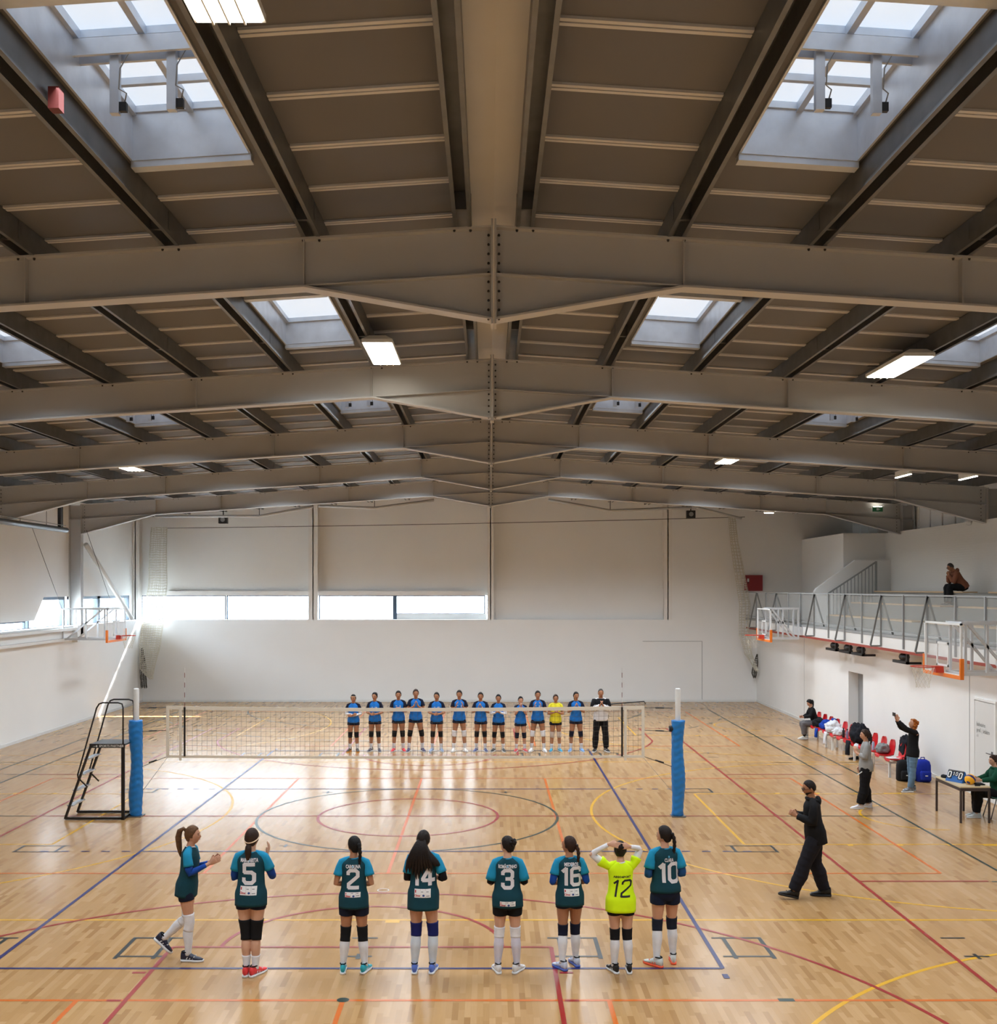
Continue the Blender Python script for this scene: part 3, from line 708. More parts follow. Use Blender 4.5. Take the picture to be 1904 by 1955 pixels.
# ------------------------------------------------------------------ basketball rigs
def net_lattice(parent, c, r0, r1, h, n=12, rows=6, m=None, rad=.003):
    b = MB(); 
    def P(i, k):
        u = k/rows; r = r0+(r1-r0)*min(1, u*1.3); a = 2*PI*(i+(.5 if k % 2 else 0))/n; return V((c[0]+r*math.cos(a), c[1]+r*math.sin(a), c[2]-h*u))
    for k in range(rows):
        for i in range(n):
            if k % 2 == 0: b.tube([P(i, k), P(i, k+1)], rad, 4); b.tube([P(i+1, k), P(i, k+1)], rad, 4)
            else: b.tube([P(i, k), P(i, k+1)], rad, 4); b.tube([P(i, k), P(i+1, k+1)], rad, 4)
    return b.build('basket_net', m or M_['netw'], parent)
def backboard(x, y, s, lb):
    """s: direction the board faces (+1 faces +x)"""
    t = thing('basketball_backboard', lb, 'basketball hoop', (x, y, 0), group='wall mounted basketball backboards')
    hw, z0, z1 = .9, 2.9, 3.95
    MB().box(-.006, .006, -hw+.03, hw-.03, z0+.03, z1-.03).build('glass_board', M_['glassb'], t)
    b = MB()
    b.box(-.02, .02, -hw, hw, z1-.04, z1); b.box(-.02, .02, -hw, hw, z0, z0+.04); b.box(-.02, .02, -hw, -hw+.04, z0, z1); b.box(-.02, .02, hw-.04, hw, z0, z1)
    b.build('board_frame', M_['white'], t)
    b = MB(); q = .009
    for (a, c, d, e) in ((-.295, .295, 3.50, 3.545), (-.295, .295, 3.06, 3.1), (-.295, -.25, 3.06, 3.545), (.25, .295, 3.06, 3.545)): b.box(-q, q, a, c, d, e)
    b.build('target_square', M_['white'], t)
    b = MB(); b.box(-.035, .035, -hw-.03, hw+.03, z0-.05, z0+.025); b.box(-.037, .037, -hw-.037, -hw+.02, z0+.0255, z0+.36); b.box(-.037, .037, hw-.02, hw+.037, z0+.0255, z0+.36)
    b.build('edge_pad', M_['orange'], t)
    b = MB(); pts = [(s*(.02+.15+.235)+.235*math.cos(a), .235*math.sin(a), 3.05) for a in (2*PI*i/24 for i in range(25))]
    b.tube(pts, .011, 6)
    b.prism([(-.12, 2.93), (.12, 2.93), (.09, 3.06), (-.09, 3.06)], 'x', s*.02, s*.18) if s > 0 else b.prism([(-.12, 2.93), (.12, 2.93), (.09, 3.06), (-.09, 3.06)], 'x', -.18, -.02)
    rim = b.build('rim', M_['rimred'], t)
    net_lattice(rim, (s*(.02+.15+.235), 0, 3.04), .225, .13, .42)
    return t
def rig(t, s, span, y_off, zlo=2.95, zhi=3.95):
    """white folding frame behind the board reaching span metres to the wall"""
    for yy in y_off:
        for z in (zlo, zhi): MB().bar((-s*.05, yy, z), (-s*span, yy, z), .06, .06).build('arm_tube', M_['rig'], t)
        for u in (.12, .5, .97): MB().bar((-s*span*u, yy, zlo), (-s*span*u, yy, zhi), .05, .05).build('arm_upright', M_['rig'], t)
        MB().bar((-s*span*.15, yy, zhi), (-s*span*.9, yy, zlo), .05, .05).build('arm_diagonal', M_['rig'], t)
    for z in (zlo, zhi):
        MB().bar((-s*.08, y_off[0], z), (-s*.08, y_off[1], z), .05, .05).build('cross_tube', M_['rig'], t)
t = backboard(9.22, 22.45, -1, 'glass basketball backboard with orange pad above the scorer table, nearest one'); rig(t, -1, 1.14, (-.05, -.75)); MB().box(1.12, 1.22, -.9, .1, 3.06, 3.34).build('mounting_plate', M_['rig'], t)
t = backboard(9.26, 37.2, -1, 'glass basketball backboard with orange pad at the far right, under the gallery railing'); rig(t, -1, 1.10, (-.3, .3)); MB().box(1.08, 1.18, -.4, .4, 3.06, 3.34).build('mounting_plate', M_['rig'], t)
t = backboard(-12.47, 36.9, 1, 'glass basketball backboard with orange pad on a long white frame from the left wall'); rig(t, 1, 1.62, (-.55, .55))
for (p, q) in (((-.3+0, .55, 3.95), (-1.2, .55, 6.6)), ((-1.6, -.55, 3.95), (-1.1, -4.2, 6.5))): MB().tube([p, q], .008, 4).build('stay_cable', M_['bolt'], t)
# wall rails carrying the left rig
t = thing('wall_rail', 'pair of horizontal white rails on the left wall below the window', 'rail', (0, 0, 0))
for z in (3.26, 2.93):
    MB().box(-14.13, -13.98, 24, 37.6, z-.045, z+.045).build('rail_beam', M_['white'], t)
for y in (30.6, 37.5): MB().box(-14.13, -13.95, y-.1, y+.1, 2.8, 3.36).build('end_bracket', M_['white'], t)

# ------------------------------------------------------------------ gathered divider nets
def bundle(name, label, path, widths, m, n=11, rows=44, depth=.12):
    """path of centre points, width per point: lattice on a flattened tube"""
    b = MB(); P = [V(p) for p in path]
    def at(u):
        k = u*(len(P)-1); i = min(int(k), len(P)-2); f = k-i; return P[i].lerp(P[i+1], f), widths[i]+(widths[i+1]-widths[i])*f
    pts = []
    for r in range(rows+1):
        c, w_ = at(r/rows)
        pts.append([c+V((w_/2*math.cos(2*PI*j/n), depth*(w_/.8)*math.sin(2*PI*j/n)+.015*math.sin(r*1.3+j), .02*math.sin(j*2.1+r*.5))) for j in range(n)])
    for r in range(rows): 
        b.tube(pts[r]+[pts[r][0]], .010, 4)
    for j in range(n): b.tube([pts[r][j] for r in range(rows+1)], .009, 4)
    o = b.build(name, m); tag(o, label, 'net', 'gathered divider nets'); return o
bundle('divider_net', 'pale divider net gathered up high on the left of the back wall', [(-13.3, 44.45, 7.06), (-13.3, 44.3, 6), (-13.3, 44.3, 4.8), (-13.45, 44.2, 3.4), (-13.6, 44.2, 2.3), (-13.7, 44.2, 1.35), (-13.5, 44.1, 1.0)], [.65, .7, .75, .85, .85, .55, .12], M_['netw'], 14, 70)
bundle('divider_net', 'dark tail of the divider net hanging down the left corner', [(-14.0, 44.5, 2.2), (-13.97, 44.5, 1.6), (-13.96, 44.5, 1.1), (-13.92, 44.5, .6)], [.05, .24, .26, .24], M_['netb'], 9, 26)
bundle('divider_net', 'pale divider net gathered on the right of the back wall below the red box', [(9.75, 44.4, 7.5), (9.85, 44.4, 6.5), (10.1, 44.4, 5.0), (10.25, 44.3, 4.0), (10.2, 44.3, 2.8), (10.4, 44.3, 2.0), (10.75, 44.3, 1.3)], [.28, .32, .42, .45, .4, .3, .1], M_['netw'], 9, 66, .1)
bundle('divider_net', 'knotted end of the divider net in the right corner', [(10.82, 44.6, 1.95), (10.75, 44.6, 1.5), (10.7, 44.6, 1.2), (10.72, 44.6, 1.0)], [.05, .2, .22, .1], M_['netb'], 8, 16)

# ------------------------------------------------------------------ gallery on the right
XG = 10.45
b = MB(); b.box(XG, 14.8, Y0, 45.1, 3.06, 3.35)
struct(b.build('floor_gallery', M_['white']))
struct(MB().box(XG-.01, XG+.12, Y0, 45, 3.35, 3.42).build('trim_7', M_['greyp']))
o = MB().box(XG-.005, XG+.25, Y0, 44.9, 2.99, 3.06).build('edge_beam', M_['redst']); tag(o, 'red primed steel edge beam under the gallery slab', 'beam')
struct(MB().box(XG+.25, XRW+.1, Y0, 45, 3.0, 3.06).build('trim_8', M_['lower']))
# tiers
b = MB(); b.box(11.8, 14.8, Y0, 38.6, 3.35, 3.68); b.box(12.6, 14.8, Y0, 38.6, 3.68, 4.11); b.box(13.4, 14.8, Y0, 38.6, 4.11, 4.50)
struct(b.build('floor_tiers', mat('tier_concrete', (140, 138, 132), .8)))
for (x, z, nm) in ((11.8, 3.68, 'lowest'), (12.6, 4.11, 'middle'), (13.4, 4.50, 'topmost')):
    for i, (ya, yb) in enumerate(((-2, 20.5), (21.0, 29.6), (30.8 if x < 13 else 31.2, 38.4))):
        o = MB().box(x-.02, x+.40, ya, yb, z, z+.04).build('bench_plank', M_['wood']); tag(o, 'pale wooden bench plank on the %s gallery tier, %s' % (nm, ['nearest length', 'middle length', 'farthest length'][i]), 'bench', 'bench planks on the gallery')
# block walls behind
struct(MB().box(14.26, 14.55, Y0, 39.76, 3.35, 6.61).build('wall_gallery_side', M_['block']))
b = MB(); b.box(12.75, 14.5, 39.76, 39.95, 3.35, 6.61); b.box(12.75, 12.95, 39.95, 45.1, 3.35, 6.61)
struct(b.build('wall_gallery_lobby', M_['wall']))
# stair parapet and balusters
t = thing('stair_parapet', 'white sloping stair parapet with vertical balusters at the gallery end', 'railing', (0, 0, 0))
MB().prism([(11.55, 3.35), (11.55, 4.5), (11.62, 4.62), (13.0, 5.63), (14.26, 5.63), (14.26, 3.35), (11.55, 3.35)][:6], 'y', 39.2, 39.4).build('parapet_wall', M_['wall'], t)
MB().bar((11.9, 38.9, 4.42), (13.62, 38.9, 5.55), .05, .05).build('handrail', M_['greyp'], t)
for i in range(13):
    x = 12.0+i*.125; MB().box(x-.012, x+.012, 38.89, 38.91, 3.7, 4.42+(x-11.9)*.657).build('baluster', M_['greyp'], t)
MB().box(13.6, 13.66, 38.87, 38.93, 4.1, 5.58).build('newel_post', M_['greyp'], t)
# railing
rl = thing('gallery_railing', 'grey steel gallery railing with glass infill along the balcony edge', 'railing', (0, 0, 0))
POST = [43.1, 41.6, 40.15, 38.5, 37.0, 35.45, 33.95, 32.4, 30.9, 29.4, 27.8, 26.3, 24.7, 23.2, 21.7, 20.2, 18.7]
MB().box(XG-.02, XG+.03, 17, 44.95, 4.44, 4.48).build('top_rail', M_['greyp'], rl)
MB().box(XG-.01, XG+.02, 17, 44.95, 3.50, 3.53).build('bottom_rail', M_['greyp'], rl)
for y in POST: MB().box(XG-.045, XG-.005, y-.025, y+.025, 3.10, 4.46).build('post', M_['greyp'], rl)
for i in range(len(POST)-1):
    MB().box(XG+.0, XG+.008, POST[i+1]+.04, POST[i]-.04, 3.54, 4.42).build('glass_panel', M_['glassr'], rl)
for y in (43.1, 40.15, 35.45, 32.4, 29.4, 26.3):
    b = MB(); b.bar((XG-.02, y, 4.44), (XG-.30, y, 3.12), .05, .04); b.bar((XG-.30, y, 3.10), (XG-.02, y, 3.10), .04, .04); b.bar((XG, y, 4.44), (XG+.30, y, 3.40), .05, .04)
    b.build('angled_bracket', mat('mid_grey_steel', (112, 112, 110), .5), rl)
# dark folded brackets under the slab
for y, lb in ((33.9, 'farthest'), (32.6, 'second farthest'), (31.5, 'third'), (28.2, 'nearest')):
    t = thing('folded_wall_rack', 'black folded rack fixed under the gallery edge, %s' % lb, 'rack', (10.6, y, 2.72), group='black racks under the gallery')
    b = MB(); b.box(-.12, -.06, -.5, -.42, 0, .3); b.box(-.12, -.06, -.5, .5, 0, .07); b.box(-.12, .25, -.5, -.42, 0, .06); b.box(-.1, .25, .35, .45, 0, .06)
    b.build('frame', M_['blackp'], t)
    MB().ell((0, 0, .16), .12, .22, .11, 10, 6).build('clamp', M_['blackp'], t)

# service door on the right wall
d = struct(MB().box(XRW-.03, XRW, 23.75, 24.72, 0, 2.13).build('door_2', M_['white']))
b = MB(); b.box(XRW-.04, XRW, 24.72, 24.78, 0, 2.2); b.box(XRW-.04, XRW, 23.69, 23.75, 0, 2.2); b.box(XRW-.04, XRW, 23.7505, 24.7195, 2.15, 2.2)
b.build('door_frame', M_['lower'], d)
b = MB(); b.tube([(XRW-.05, 23.86, 1.05), (XRW-.09, 23.86, 1.05), (XRW-.09, 24.02, 1.05)], .011, 6); b.box(XRW-.04, XRW-.03, 23.83, 23.89, .93, 1.1); b.build('door_handle', M_['galv'], d)
for i, (tx, sz) in enumerate((('balne\u00e1rio', .13), ('prof. | \u00e1rbitro', .13), ('c.01', .07))):
    flat_text(tx, sz, M_['greyp'], d, (XRW-.034, 24.62, 1.62-i*.13), (0, -1, 0), (0, 0, 1), .001, .9, align='LEFT')
# ------------------------------------------------------------------ people
def remesh(mb, name, m, parent, voxel, smooth=3, fac=.5):
    o = mb.build(name, m, None)
    r = o.modifiers.new('r', 'REMESH'); r.mode = 'VOXEL'; r.voxel_size = voxel; r.use_smooth_shade = True
    s = o.modifiers.new('s', 'SMOOTH'); s.factor = fac; s.iterations = smooth
    bpy.context.view_layer.update()
    me = bpy.data.meshes.new_from_object(o.evaluated_get(bpy.context.evaluated_depsgraph_get()))
    o.modifiers.clear(); old = o.data; o.data = me; bpy.data.meshes.remove(old); me.name = name
    me.polygons.foreach_set('use_smooth', [True]*len(me.polygons))
    if not me.materials: me.materials.append(m)
    o.parent = parent
    return o
def lerp_tab(tab, t):
    for i in range(len(tab)-1):
        if t <= tab[i+1][0]:
            f = (t-tab[i][0])/(tab[i+1][0]-tab[i][0]); f = max(0, min(1, f))
            return [a+(c-a)*f for a, c in zip(tab[i][1:], tab[i+1][1:])]
    return list(tab[-1][1:])
TORSO = [(-.11, .095, .075, -.012), (-.06, .158, .105, -.014), (0, .166, .114, -.014), (.07, .152, .102, -.006), (.15, .127, .088, 0), (.22, .128, .090, .004), (.32, .146, .102, .006), (.40, .158, .102, 0), (.45, .158, .090, -.004), (.485, .130, .070, -.006), (.51, .078, .058, -.006), (.53, .052, .050, -.005)]
LEGR = [(0, .078), (.12, .088), (.25, .087), (.5, .076), (.8, .060), (1, .056), (1.15, .053), (1.35, .058), (1.6, .048), (1.85, .036), (2, .034)]
SKIN = {'fair': mat('fair_skin', (196, 146, 118), .55, spec=.3), 'tan': mat('tan_skin', (168, 118, 88), .55, spec=.3), 'pale': mat('light_skin', (204, 158, 132), .55, spec=.3)}
HAIR = {k: mat(k+'_hair', v, .6, var=.3, scale=26, bump=.6, bscale=70, spec=.25) for k, v in dict(dark=(26, 17, 13), brown=(48, 30, 20), light=(96, 66, 40), auburn=(166, 92, 34), grey=(70, 66, 62), black=(15, 11, 10)).items()}
def cloth(name, col, r=.85, var=.06): return mat(name, col, r, var=var, scale=12, bump=.15, bscale=35, spec=.25)
TEAL, SKY = cloth('dark_teal_jersey', (18, 62, 74)), cloth('sky_blue_sleeve', (30, 140, 182))
NAVY, BLACKC = cloth('navy_cloth', (18, 22, 42)), cloth('black_cloth', (18, 18, 21))
WHITEC = cloth('white_cloth', (222, 222, 226)); ROYAL = cloth('royal_blue_cloth', (20, 66, 150)); NEON = cloth('neon_yellow_cloth', (214, 250, 16), .8, .03)
JBLUE = cloth('bright_blue_jersey', (24, 108, 190), .7, .22); YEL = cloth('yellow_jersey', (226, 214, 50), .8, .12)
ARM_CLAP = ([(-.215, .06, 1.135), (.215, .06, 1.135)], [(-.045, .25, 1.20), (.045, .25, 1.20)])
ARM_LOW = ([(-.225, -.01, 1.13), (.225, -.01, 1.13)], [(-.06, .19, 1.07), (.06, .19, 1.07)])
class P: pass
def human(label, x, y, rz, H, hair=('dark', 'pony'), skin='fair', arms=ARM_CLAP, legs=None, lean=2, hip=(0, 0, .93), head=(0, 0), voxel=.010,
          top=None, bottom=None, socks=None, pads=None, shoes=None, z0=0, male=False, hands=None, group=None, footyaw=(14, 14), footpitch=(0, 0), hdir=None, extras=None, beard=False, glasses=False, curl=.25):
    s = H/1.72
    t = thing('person', label, 'person', (x, y, z0), math.radians(rz), group); t.scale = (s, s, s)
    K, A = legs or ([(-.095, .012, .495), (.095, .012, .495)], [(-.105, -.01, .09), (.105, -.01, .09)])
    E, Wr = arms; hip = V(hip); la = math.radians(lean)
    U = V((0, math.sin(la), math.cos(la))); F = V((0, math.cos(la), -math.sin(la)))
    S = lambda a, b_, c: hip+V((a, 0, 0))+F*b_+U*c
    kx = 1.1 if male else 1.0
    def tor(z, e=0, folds=0, ph=0, n=28):
        rx, ry, yo = lerp_tab(TORSO, max(z, .045) if folds else z)
        if folds:
            rx = min(rx, .158)
            if z < .34: rx = max(rx, .136)
        if male: rx *= 1.08 if z > .25 else 1.0; ry *= 1.08 if .1 < z < .45 else 1.0
        if male and .05 < z < .25: rx *= 1.08
        ring = []
        for j in range(n):
            a = 2*PI*j/n; q = 1+folds*math.sin(5*a+ph+z*9)+folds*.6*math.sin(9*a+ph*2)
            ring.append(S((rx+e)*math.cos(a)*q, yo+(ry+e)*math.sin(a)*q, z))
        return ring
    Hp = [V((-.085, 0, 0))+hip-U*.03, V((.085, 0, 0))+hip-U*.03]
    def legpt(i, tt):
        k, a = V(K[i]), V(A[i])
        p = Hp[i].lerp(k, tt) if tt <= 1 else k.lerp(a, tt-1)
        sh = (a-k).normalized(); back = V((0, -1, 0))-sh*V((0, -1, 0)).dot(sh)
        p = p+back*(.014*math.exp(-((tt-1.35)/.2)**2))
        return p
    def legtube(mb, i, t0, t1, e=0, n=14, steps=14, e1=None, wob=0):
        ts = [t0+(t1-t0)*k/steps for k in range(steps+1)]; e1 = e if e1 is None else e1
        mb.tube([legpt(i, q) for q in ts], [lerp_tab(LEGR, q)[0]+e+(e1-e)*(k/steps)+wob*math.sin(k*2.3+i) for k, q in enumerate(ts)], n)
    # ---- body (one continuous surface)
    b = MB()
    b.loft([tor(z[0], 0, n=20) for z in TORSO])
    yaw, pit = head; HM = Matrix.Rotation(math.radians(yaw), 3, 'Z') @ Matrix.Rotation(-math.radians(pit), 3, 'X')
    nb = S(0, -.008, .49); hc = S(0, .022, .53)+V((0, 0, .133)) if lean < 20 else S(0, .05, .53)+V((0, .04, .115))
    b.tube([nb, nb.lerp(hc, .4), hc-V((0, 0, .03))], [.058*kx, .049*kx, .048*kx], 14)
    def hshape(d, p):
        if d.z < 0: p.x *= 1-.30*(-d.z)**1.3; p.y *= 1-(.30 if d.y < 0 else .05)*(-d.z)
        if d.y > 0:
            p.y += .024*math.exp(-((p.x/.013)**2+((p.z+.016)/.020)**2)) + .008*math.exp(-((p.x/.02)**2+((p.z+.092)/.018)**2)) + .006*math.exp(-((p.x/.022)**2+((p.z+.055)/.012)**2))
            for q in (-.029, .029): p.y -= .007*math.exp(-(((p.x-q)/.013)**2+((p.z-.010)/.011)**2))
        return p
    b.ell(hc, .073, .092, .113, 28, 20, HM, hshape)
    for q in (-1, 1): b.ell(hc+HM @ V((q*.071, -.008, -.008)), .009, .018, .030, 8, 6, HM)
    for i, sd in enumerate((-1, 1)):
        sh = S(sd*.160*kx, 0, .455); el = V(E[i]); wr = V(Wr[i])
        b.tube([S(sd*.09, 0, .455), sh, sh.lerp(el, .3), sh.lerp(el, .7), el, el.lerp(wr, .25), el.lerp(wr, .6), wr], [.036, .044*kx, .042*kx, .040*kx, .036*kx, .038*kx, .030*kx, .022*kx], 12)
        # hand
        d = V(hdir[i]).normalized() if hdir else (wr-el).normalized().lerp(V((0, .5, .6)), .35).normalized()
        nrm = V((sd, 0, 0)) if not hands else V(hands[i])
        nrm = (nrm-d*nrm.dot(d)).normalized(); sdw = d.cross(nrm)    # across the palm
        if sdw.z < 0: sdw = -sdw                                     # thumb side up
        b.loft([[wr+d*q+sdw*(w_*math.cos(a))+nrm*(th*math.sin(a)) for a in (2*PI*j/10 for j in range(10))] for q, w_, th in ((-.01, .022, .018), (.02, .033, .016), (.06, .040, .015), (.088, .040, .013))])
        for k, (o_, L) in enumerate(((.030, .070), (.010, .080), (-.010, .076), (-.029, .060))):
            p0 = wr+d*.080+sdw*o_; p1 = p0+(d*math.cos(curl)-nrm*math.sin(curl))*L*.45+sdw*o_*.15; c2 = curl*2.2
            p2 = p1+(d*math.cos(c2)-nrm*math.sin(c2))*L*.32; p3 = p2+(d*math.cos(c2*1.3)-nrm*math.sin(c2*1.3))*L*.25
            b.tube([p0, p1, p2, p3], [.0098, .0092, .0085, .007], 8)
        q0 = wr+d*.018+sdw*.022; b.tube([q0, q0+sdw*.025+d*.03-nrm*.01, q0+sdw*.034+d*.062-nrm*.014], [.0125, .011, .0085], 8)
        legtube(b, i, 0, 2, 0)
        k_, a_ = V(K[i]), V(A[i]); fy = math.radians(footyaw[i])*(-1 if i == 1 else 1); fd = V((math.sin(-fy) , math.cos(fy), 0))
        FM = Matrix.Rotation(fy, 4, 'Z') @ Matrix.Rotation(math.radians(footpitch[i]), 4, 'X')
        b.tube([a_+V((0, 0, .01)), a_-FM.to_3x3() @ V((0, -.03, .035)), a_+FM.to_3x3() @ V((0, .13, -.055))], [.034, .034, .026], 10)
        if shoes:
            n = 14
            def shoe_ring(yy, w_, h, z_=-.088, e=0):
                return [a_+FM.to_3x3() @ V((w_*math.cos(a), yy, z_+.018+(h-.018)*.5+(h-.018)*.5*math.sin(a) if True else 0)) for a in (2*PI*j/n for j in range(n))]
            so = MB(); out = [(-.03, -.085), (-.036, -.05), (-.034, .02), (-.044, .10), (-.040, .16), (-.02, .20), (.012, .205), (.036, .165), (.043, .10), (.034, .02), (.036, -.05), (.03, -.085), (.0, -.095)]
            so.add([a_+FM.to_3x3() @ V((p[0], p[1], -.09)) for p in out]+[a_+FM.to_3x3() @ V((p[0]*1.03, p[1]*1.02, -.062)) for p in out],
                   [tuple(range(12, -1, -1)), tuple(range(13, 26))]+[(j, (j+1) % 13, (j+1) % 13+13, j+13) for j in range(13)])
            up = MB(); up.loft([shoe_ring(-.090, .020, .11), shoe_ring(-.078, .031, .128), shoe_ring(-.04, .036, .125), shoe_ring(.01, .037, .122), shoe_ring(.05, .039, .098), shoe_ring(.10, .043, .068), shoe_ring(.155, .039, .054), shoe_ring(.192, .022, .040)])
            u_ = up.build('shoe', shoes[0], t, True)
            for q in (-1, 1):
                st = MB()
                for yy in (-.01, .03, .07): st.bar(a_+FM.to_3x3() @ V((q*.0375, yy, -.05)), a_+FM.to_3x3() @ V((q*.030, yy+.025, -.012)), .006, .010)
                st.build('side_stripe', shoes[1], u_)
            MB().tube([a_+FM.to_3x3() @ V((.034*math.cos(a), -.028+.05*math.sin(a), .036-.05*max(0, math.sin(a))*.2)) for a in (2*PI*j/16 for j in range(17))], .008, 6).build('shoe_collar', BLACKC if shoes[0] is not WHITEC else WHITEC, u_, True); so.build('sole', shoes[1], u_, True)
            lc = MB()
            for q in range(4): lc.tube([a_+FM.to_3x3() @ V((-.02, .035+q*.022, -.004-q*.0085)), a_+FM.to_3x3() @ V((0, .037+q*.022, .003-q*.0085)), a_+FM.to_3x3() @ V((.02, .035+q*.022, -.004-q*.0085))], .0035, 4)
            lc.build('shoelace', shoes[2] if len(shoes) > 2 else WHITEC, u_, True)
    remesh(b, 'body', SKIN[skin], t, voxel, 2)
    # ---- face
    f = lambda a, c, e: hc+HM @ V((a, c, e))
    for q in (-1, 1):
        MB().ell(f(q*.029, .079, .010), .011, .007, .0065, 8, 6, HM).build('eye', mat('eye_dark', (40, 28, 24), .3), t, True)
        MB().tube([f(q*.014, .088, .026), f(q*.03, .087, .030), f(q*.045, .075, .026)], .0032, 5).build('eyebrow', HAIR[hair[0]] if hair[0] != 'grey' else HAIR['dark'], t, True)
    MB().ell(f(0, .091, -.053), .019, .006, .006, 10, 6, HM).build('mouth', mat('lips', (168, 92, 84), .5), t, True)
    if glasses:
        gl = MB()
        for q in (-1, 1): gl.tube([f(q*.032+.022*math.cos(a), .098, .008+.017*math.sin(a)) for a in (2*PI*j/12 for j in range(13))], .0028, 5); gl.tube([f(q*.054, .096, .010), f(q*.078, .0, .008)], .0028, 5)
        gl.tube([f(-.01, .1, .01), f(.01, .1, .01)], .0028, 5); gl.build('glasses', M_['blackp'], t, True)
    if beard:
        def bs(d, p):
            hshape(d, p); sm = lambda q: max(0, min(1, q))
            cov = sm((-.30-d.z-.25*max(0, -d.y+.2))/.14)*sm((d.y+.30)/.2)*(1-math.exp(-((p.x/.020)**2+((p.z+.053)/.008)**2)))
            return p*(.90+.145*cov)
        MB().ell(hc, .073, .092, .113, 32, 24, HM, bs).build('beard', HAIR['dark'], t, True)
    # ---- hair
    style = hair[1]; hm = HAIR[hair[0]]
    def cap(d, p):
        sm = lambda q: max(0, min(1, q))**2*(3-2*max(0, min(1, q)))
        lim = .10+.80*max(0, d.z)+(.06 if style == 'short' else 0)
        tb = sm((-d.y-.15)/.35); zl = -.62*tb-.22*(1-tb)
        if style == 'short': zl = -.42*tb-.12*(1-tb)
        inside = max(sm((d.y-lim)/.16)*sm(((.68 if style != 'short' else .74)-d.z)/.12), sm((zl-d.z)/.14))
        bump = 1+.02*math.sin(d.x*22+d.z*9)*math.cos(d.y*17)
        if d.z < 0: p.x *= 1-.18*(-d.z); p.y *= 1-.15*(-d.z)
        return p*(bump+(.84-bump)*inside)
    g_ = .004 if style == 'short' else .011
    hb = MB(); hb.ell(hc+HM @ V((0, -.004, .006)), .073+g_, .092+g_, .113+g_, 36, 26, HM, cap)
    if style == 'curly':
        for q in range(26):
            a = q*2.4; z_ = .10-.0078*q; r_ = .075
            if math.sin(a) > .35 and z_ < .07: continue
            hb.ell(hc+HM @ V((r_*math.cos(a), r_*math.sin(a)-.015, z_)), .034, .034, .034, 8, 6)
    hair_o = hb.build('hair', hm, t, True)
    def hang(start, pts): # start in head frame then straight down in body frame
        s0 = hc+HM @ V(start); bk = HM @ V((0, -1, 0)); return [s0]+[s0+bk*p[0]+V((p[2] if len(p) > 2 else 0, 0, p[1])) for p in pts]
    tl = MB(); br = lean < 20
    if style == 'pony': tl.tube(hang((0, -.085, .045), [(.035, .005), (.06, -.04), (.06, -.12), (.045, -.20), (.03, -.27)]), [.018, .026, .034, .032, .024, .006], 12, .8)
    if style == 'highpony': tl.tube(hang((0, -.075, .055), [(.045, .03), (.09, .0), (.11, -.08), (.10, -.18), (.09, -.26), (.08, -.33)]), [.02, .032, .045, .050, .046, .034, .01], 12, .8)
    if style == 'low': tl.tube(hang((0, -.085, -.04), [(.02, -.03), (.03, -.08), (.03, -.13), (.025, -.18), (.02, -.23)]), [.022, .036, .040, .034, .028, .008], 12)
    if style == 'long':
        tl.tube(hang((0, -.05, .02), [(.05, -.04), (.065, -.12), (.07, -.20, -.02), (.065, -.28, -.03), (.06, -.36, -.05), (.055, -.42, -.05)]), [.04, .062, .080, .10, .10, .07, .02], 16, .42)
        for k in range(9):
            x_ = -.13+.03*k; ln = .46-.05*abs(k-3)/3+.03*math.sin(k*5)
            tl.tube(hang((-.03+.008*k, -.07, .03), [(.045, -.05, x_*.15), (.085, -.14, x_*.45), (.095, -.25, x_*.8), (.088, -ln*.85, x_*1.0), (.08, -ln, x_*1.02+.01*math.sin(k*3))]), [.012, .022, .026, .026, .018, .003], 8)
        tl.tube(hang((.04, -.05, -.05), [(.05, -.08, .03), (.06, -.15, .09), (.05, -.21, .15), (.02, -.24, .19)]), [.03, .05, .055, .045, .01], 12, .5)
    if style == 'braid':
        pts = hang((0, -.09, .03), [(.02, 0), (.04, -.04), (.05, -.09), (.05, -.14), (.045, -.19), (.035, -.24), (.03, -.29), (.03, -.33), (.03, -.37)])
        dense = []; rr = []
        for i in range(len(pts)-1):
            for q in range(4): dense.append(pts[i].lerp(pts[i+1], q/4)); rr.append((.026-.0014*i)*(1+.18*math.cos(q*PI/2)))
        tl.tube(dense, rr, 10)
    if style == 'bun': tl.ell(hc+HM @ V((0, -.095, .05)), .046, .040, .046, 14, 10); [tl.ell(hc+HM @ V((.04*math.cos(a), -.10+.01*math.sin(3*a), .05+.04*math.sin(a))), .02, .02, .02, 8, 6) for a in (0, 1, 2, 3, 4, 5)]
    if style == 'topbun': tl.ell(hc+HM @ V((0, -.075, .085)), .032, .03, .03, 12, 8); tl.ell(hc+HM @ V((0, -.085, -.06)), .05, .035, .06, 12, 8)
    if tl.v: tl.build({'bun': 'hair_bun', 'topbun': 'hair_bun', 'braid': 'braid'}.get(style, 'ponytail'), hm, hair_o, True)
    if style in ('pony', 'highpony', 'low', 'braid'):
        z_ = {'pony': .045, 'highpony': .057, 'low': -.04, 'braid': .03}[style]
        MB().ell(hc+HM @ V((0, -.095, z_)), .022, .012, .022, 10, 6, HM).build('hair_tie', BLACKC, hair_o, True)
    R = P(); R.t = t; R.S = S; R.hc = hc; R.HM = HM; R.shirt = None
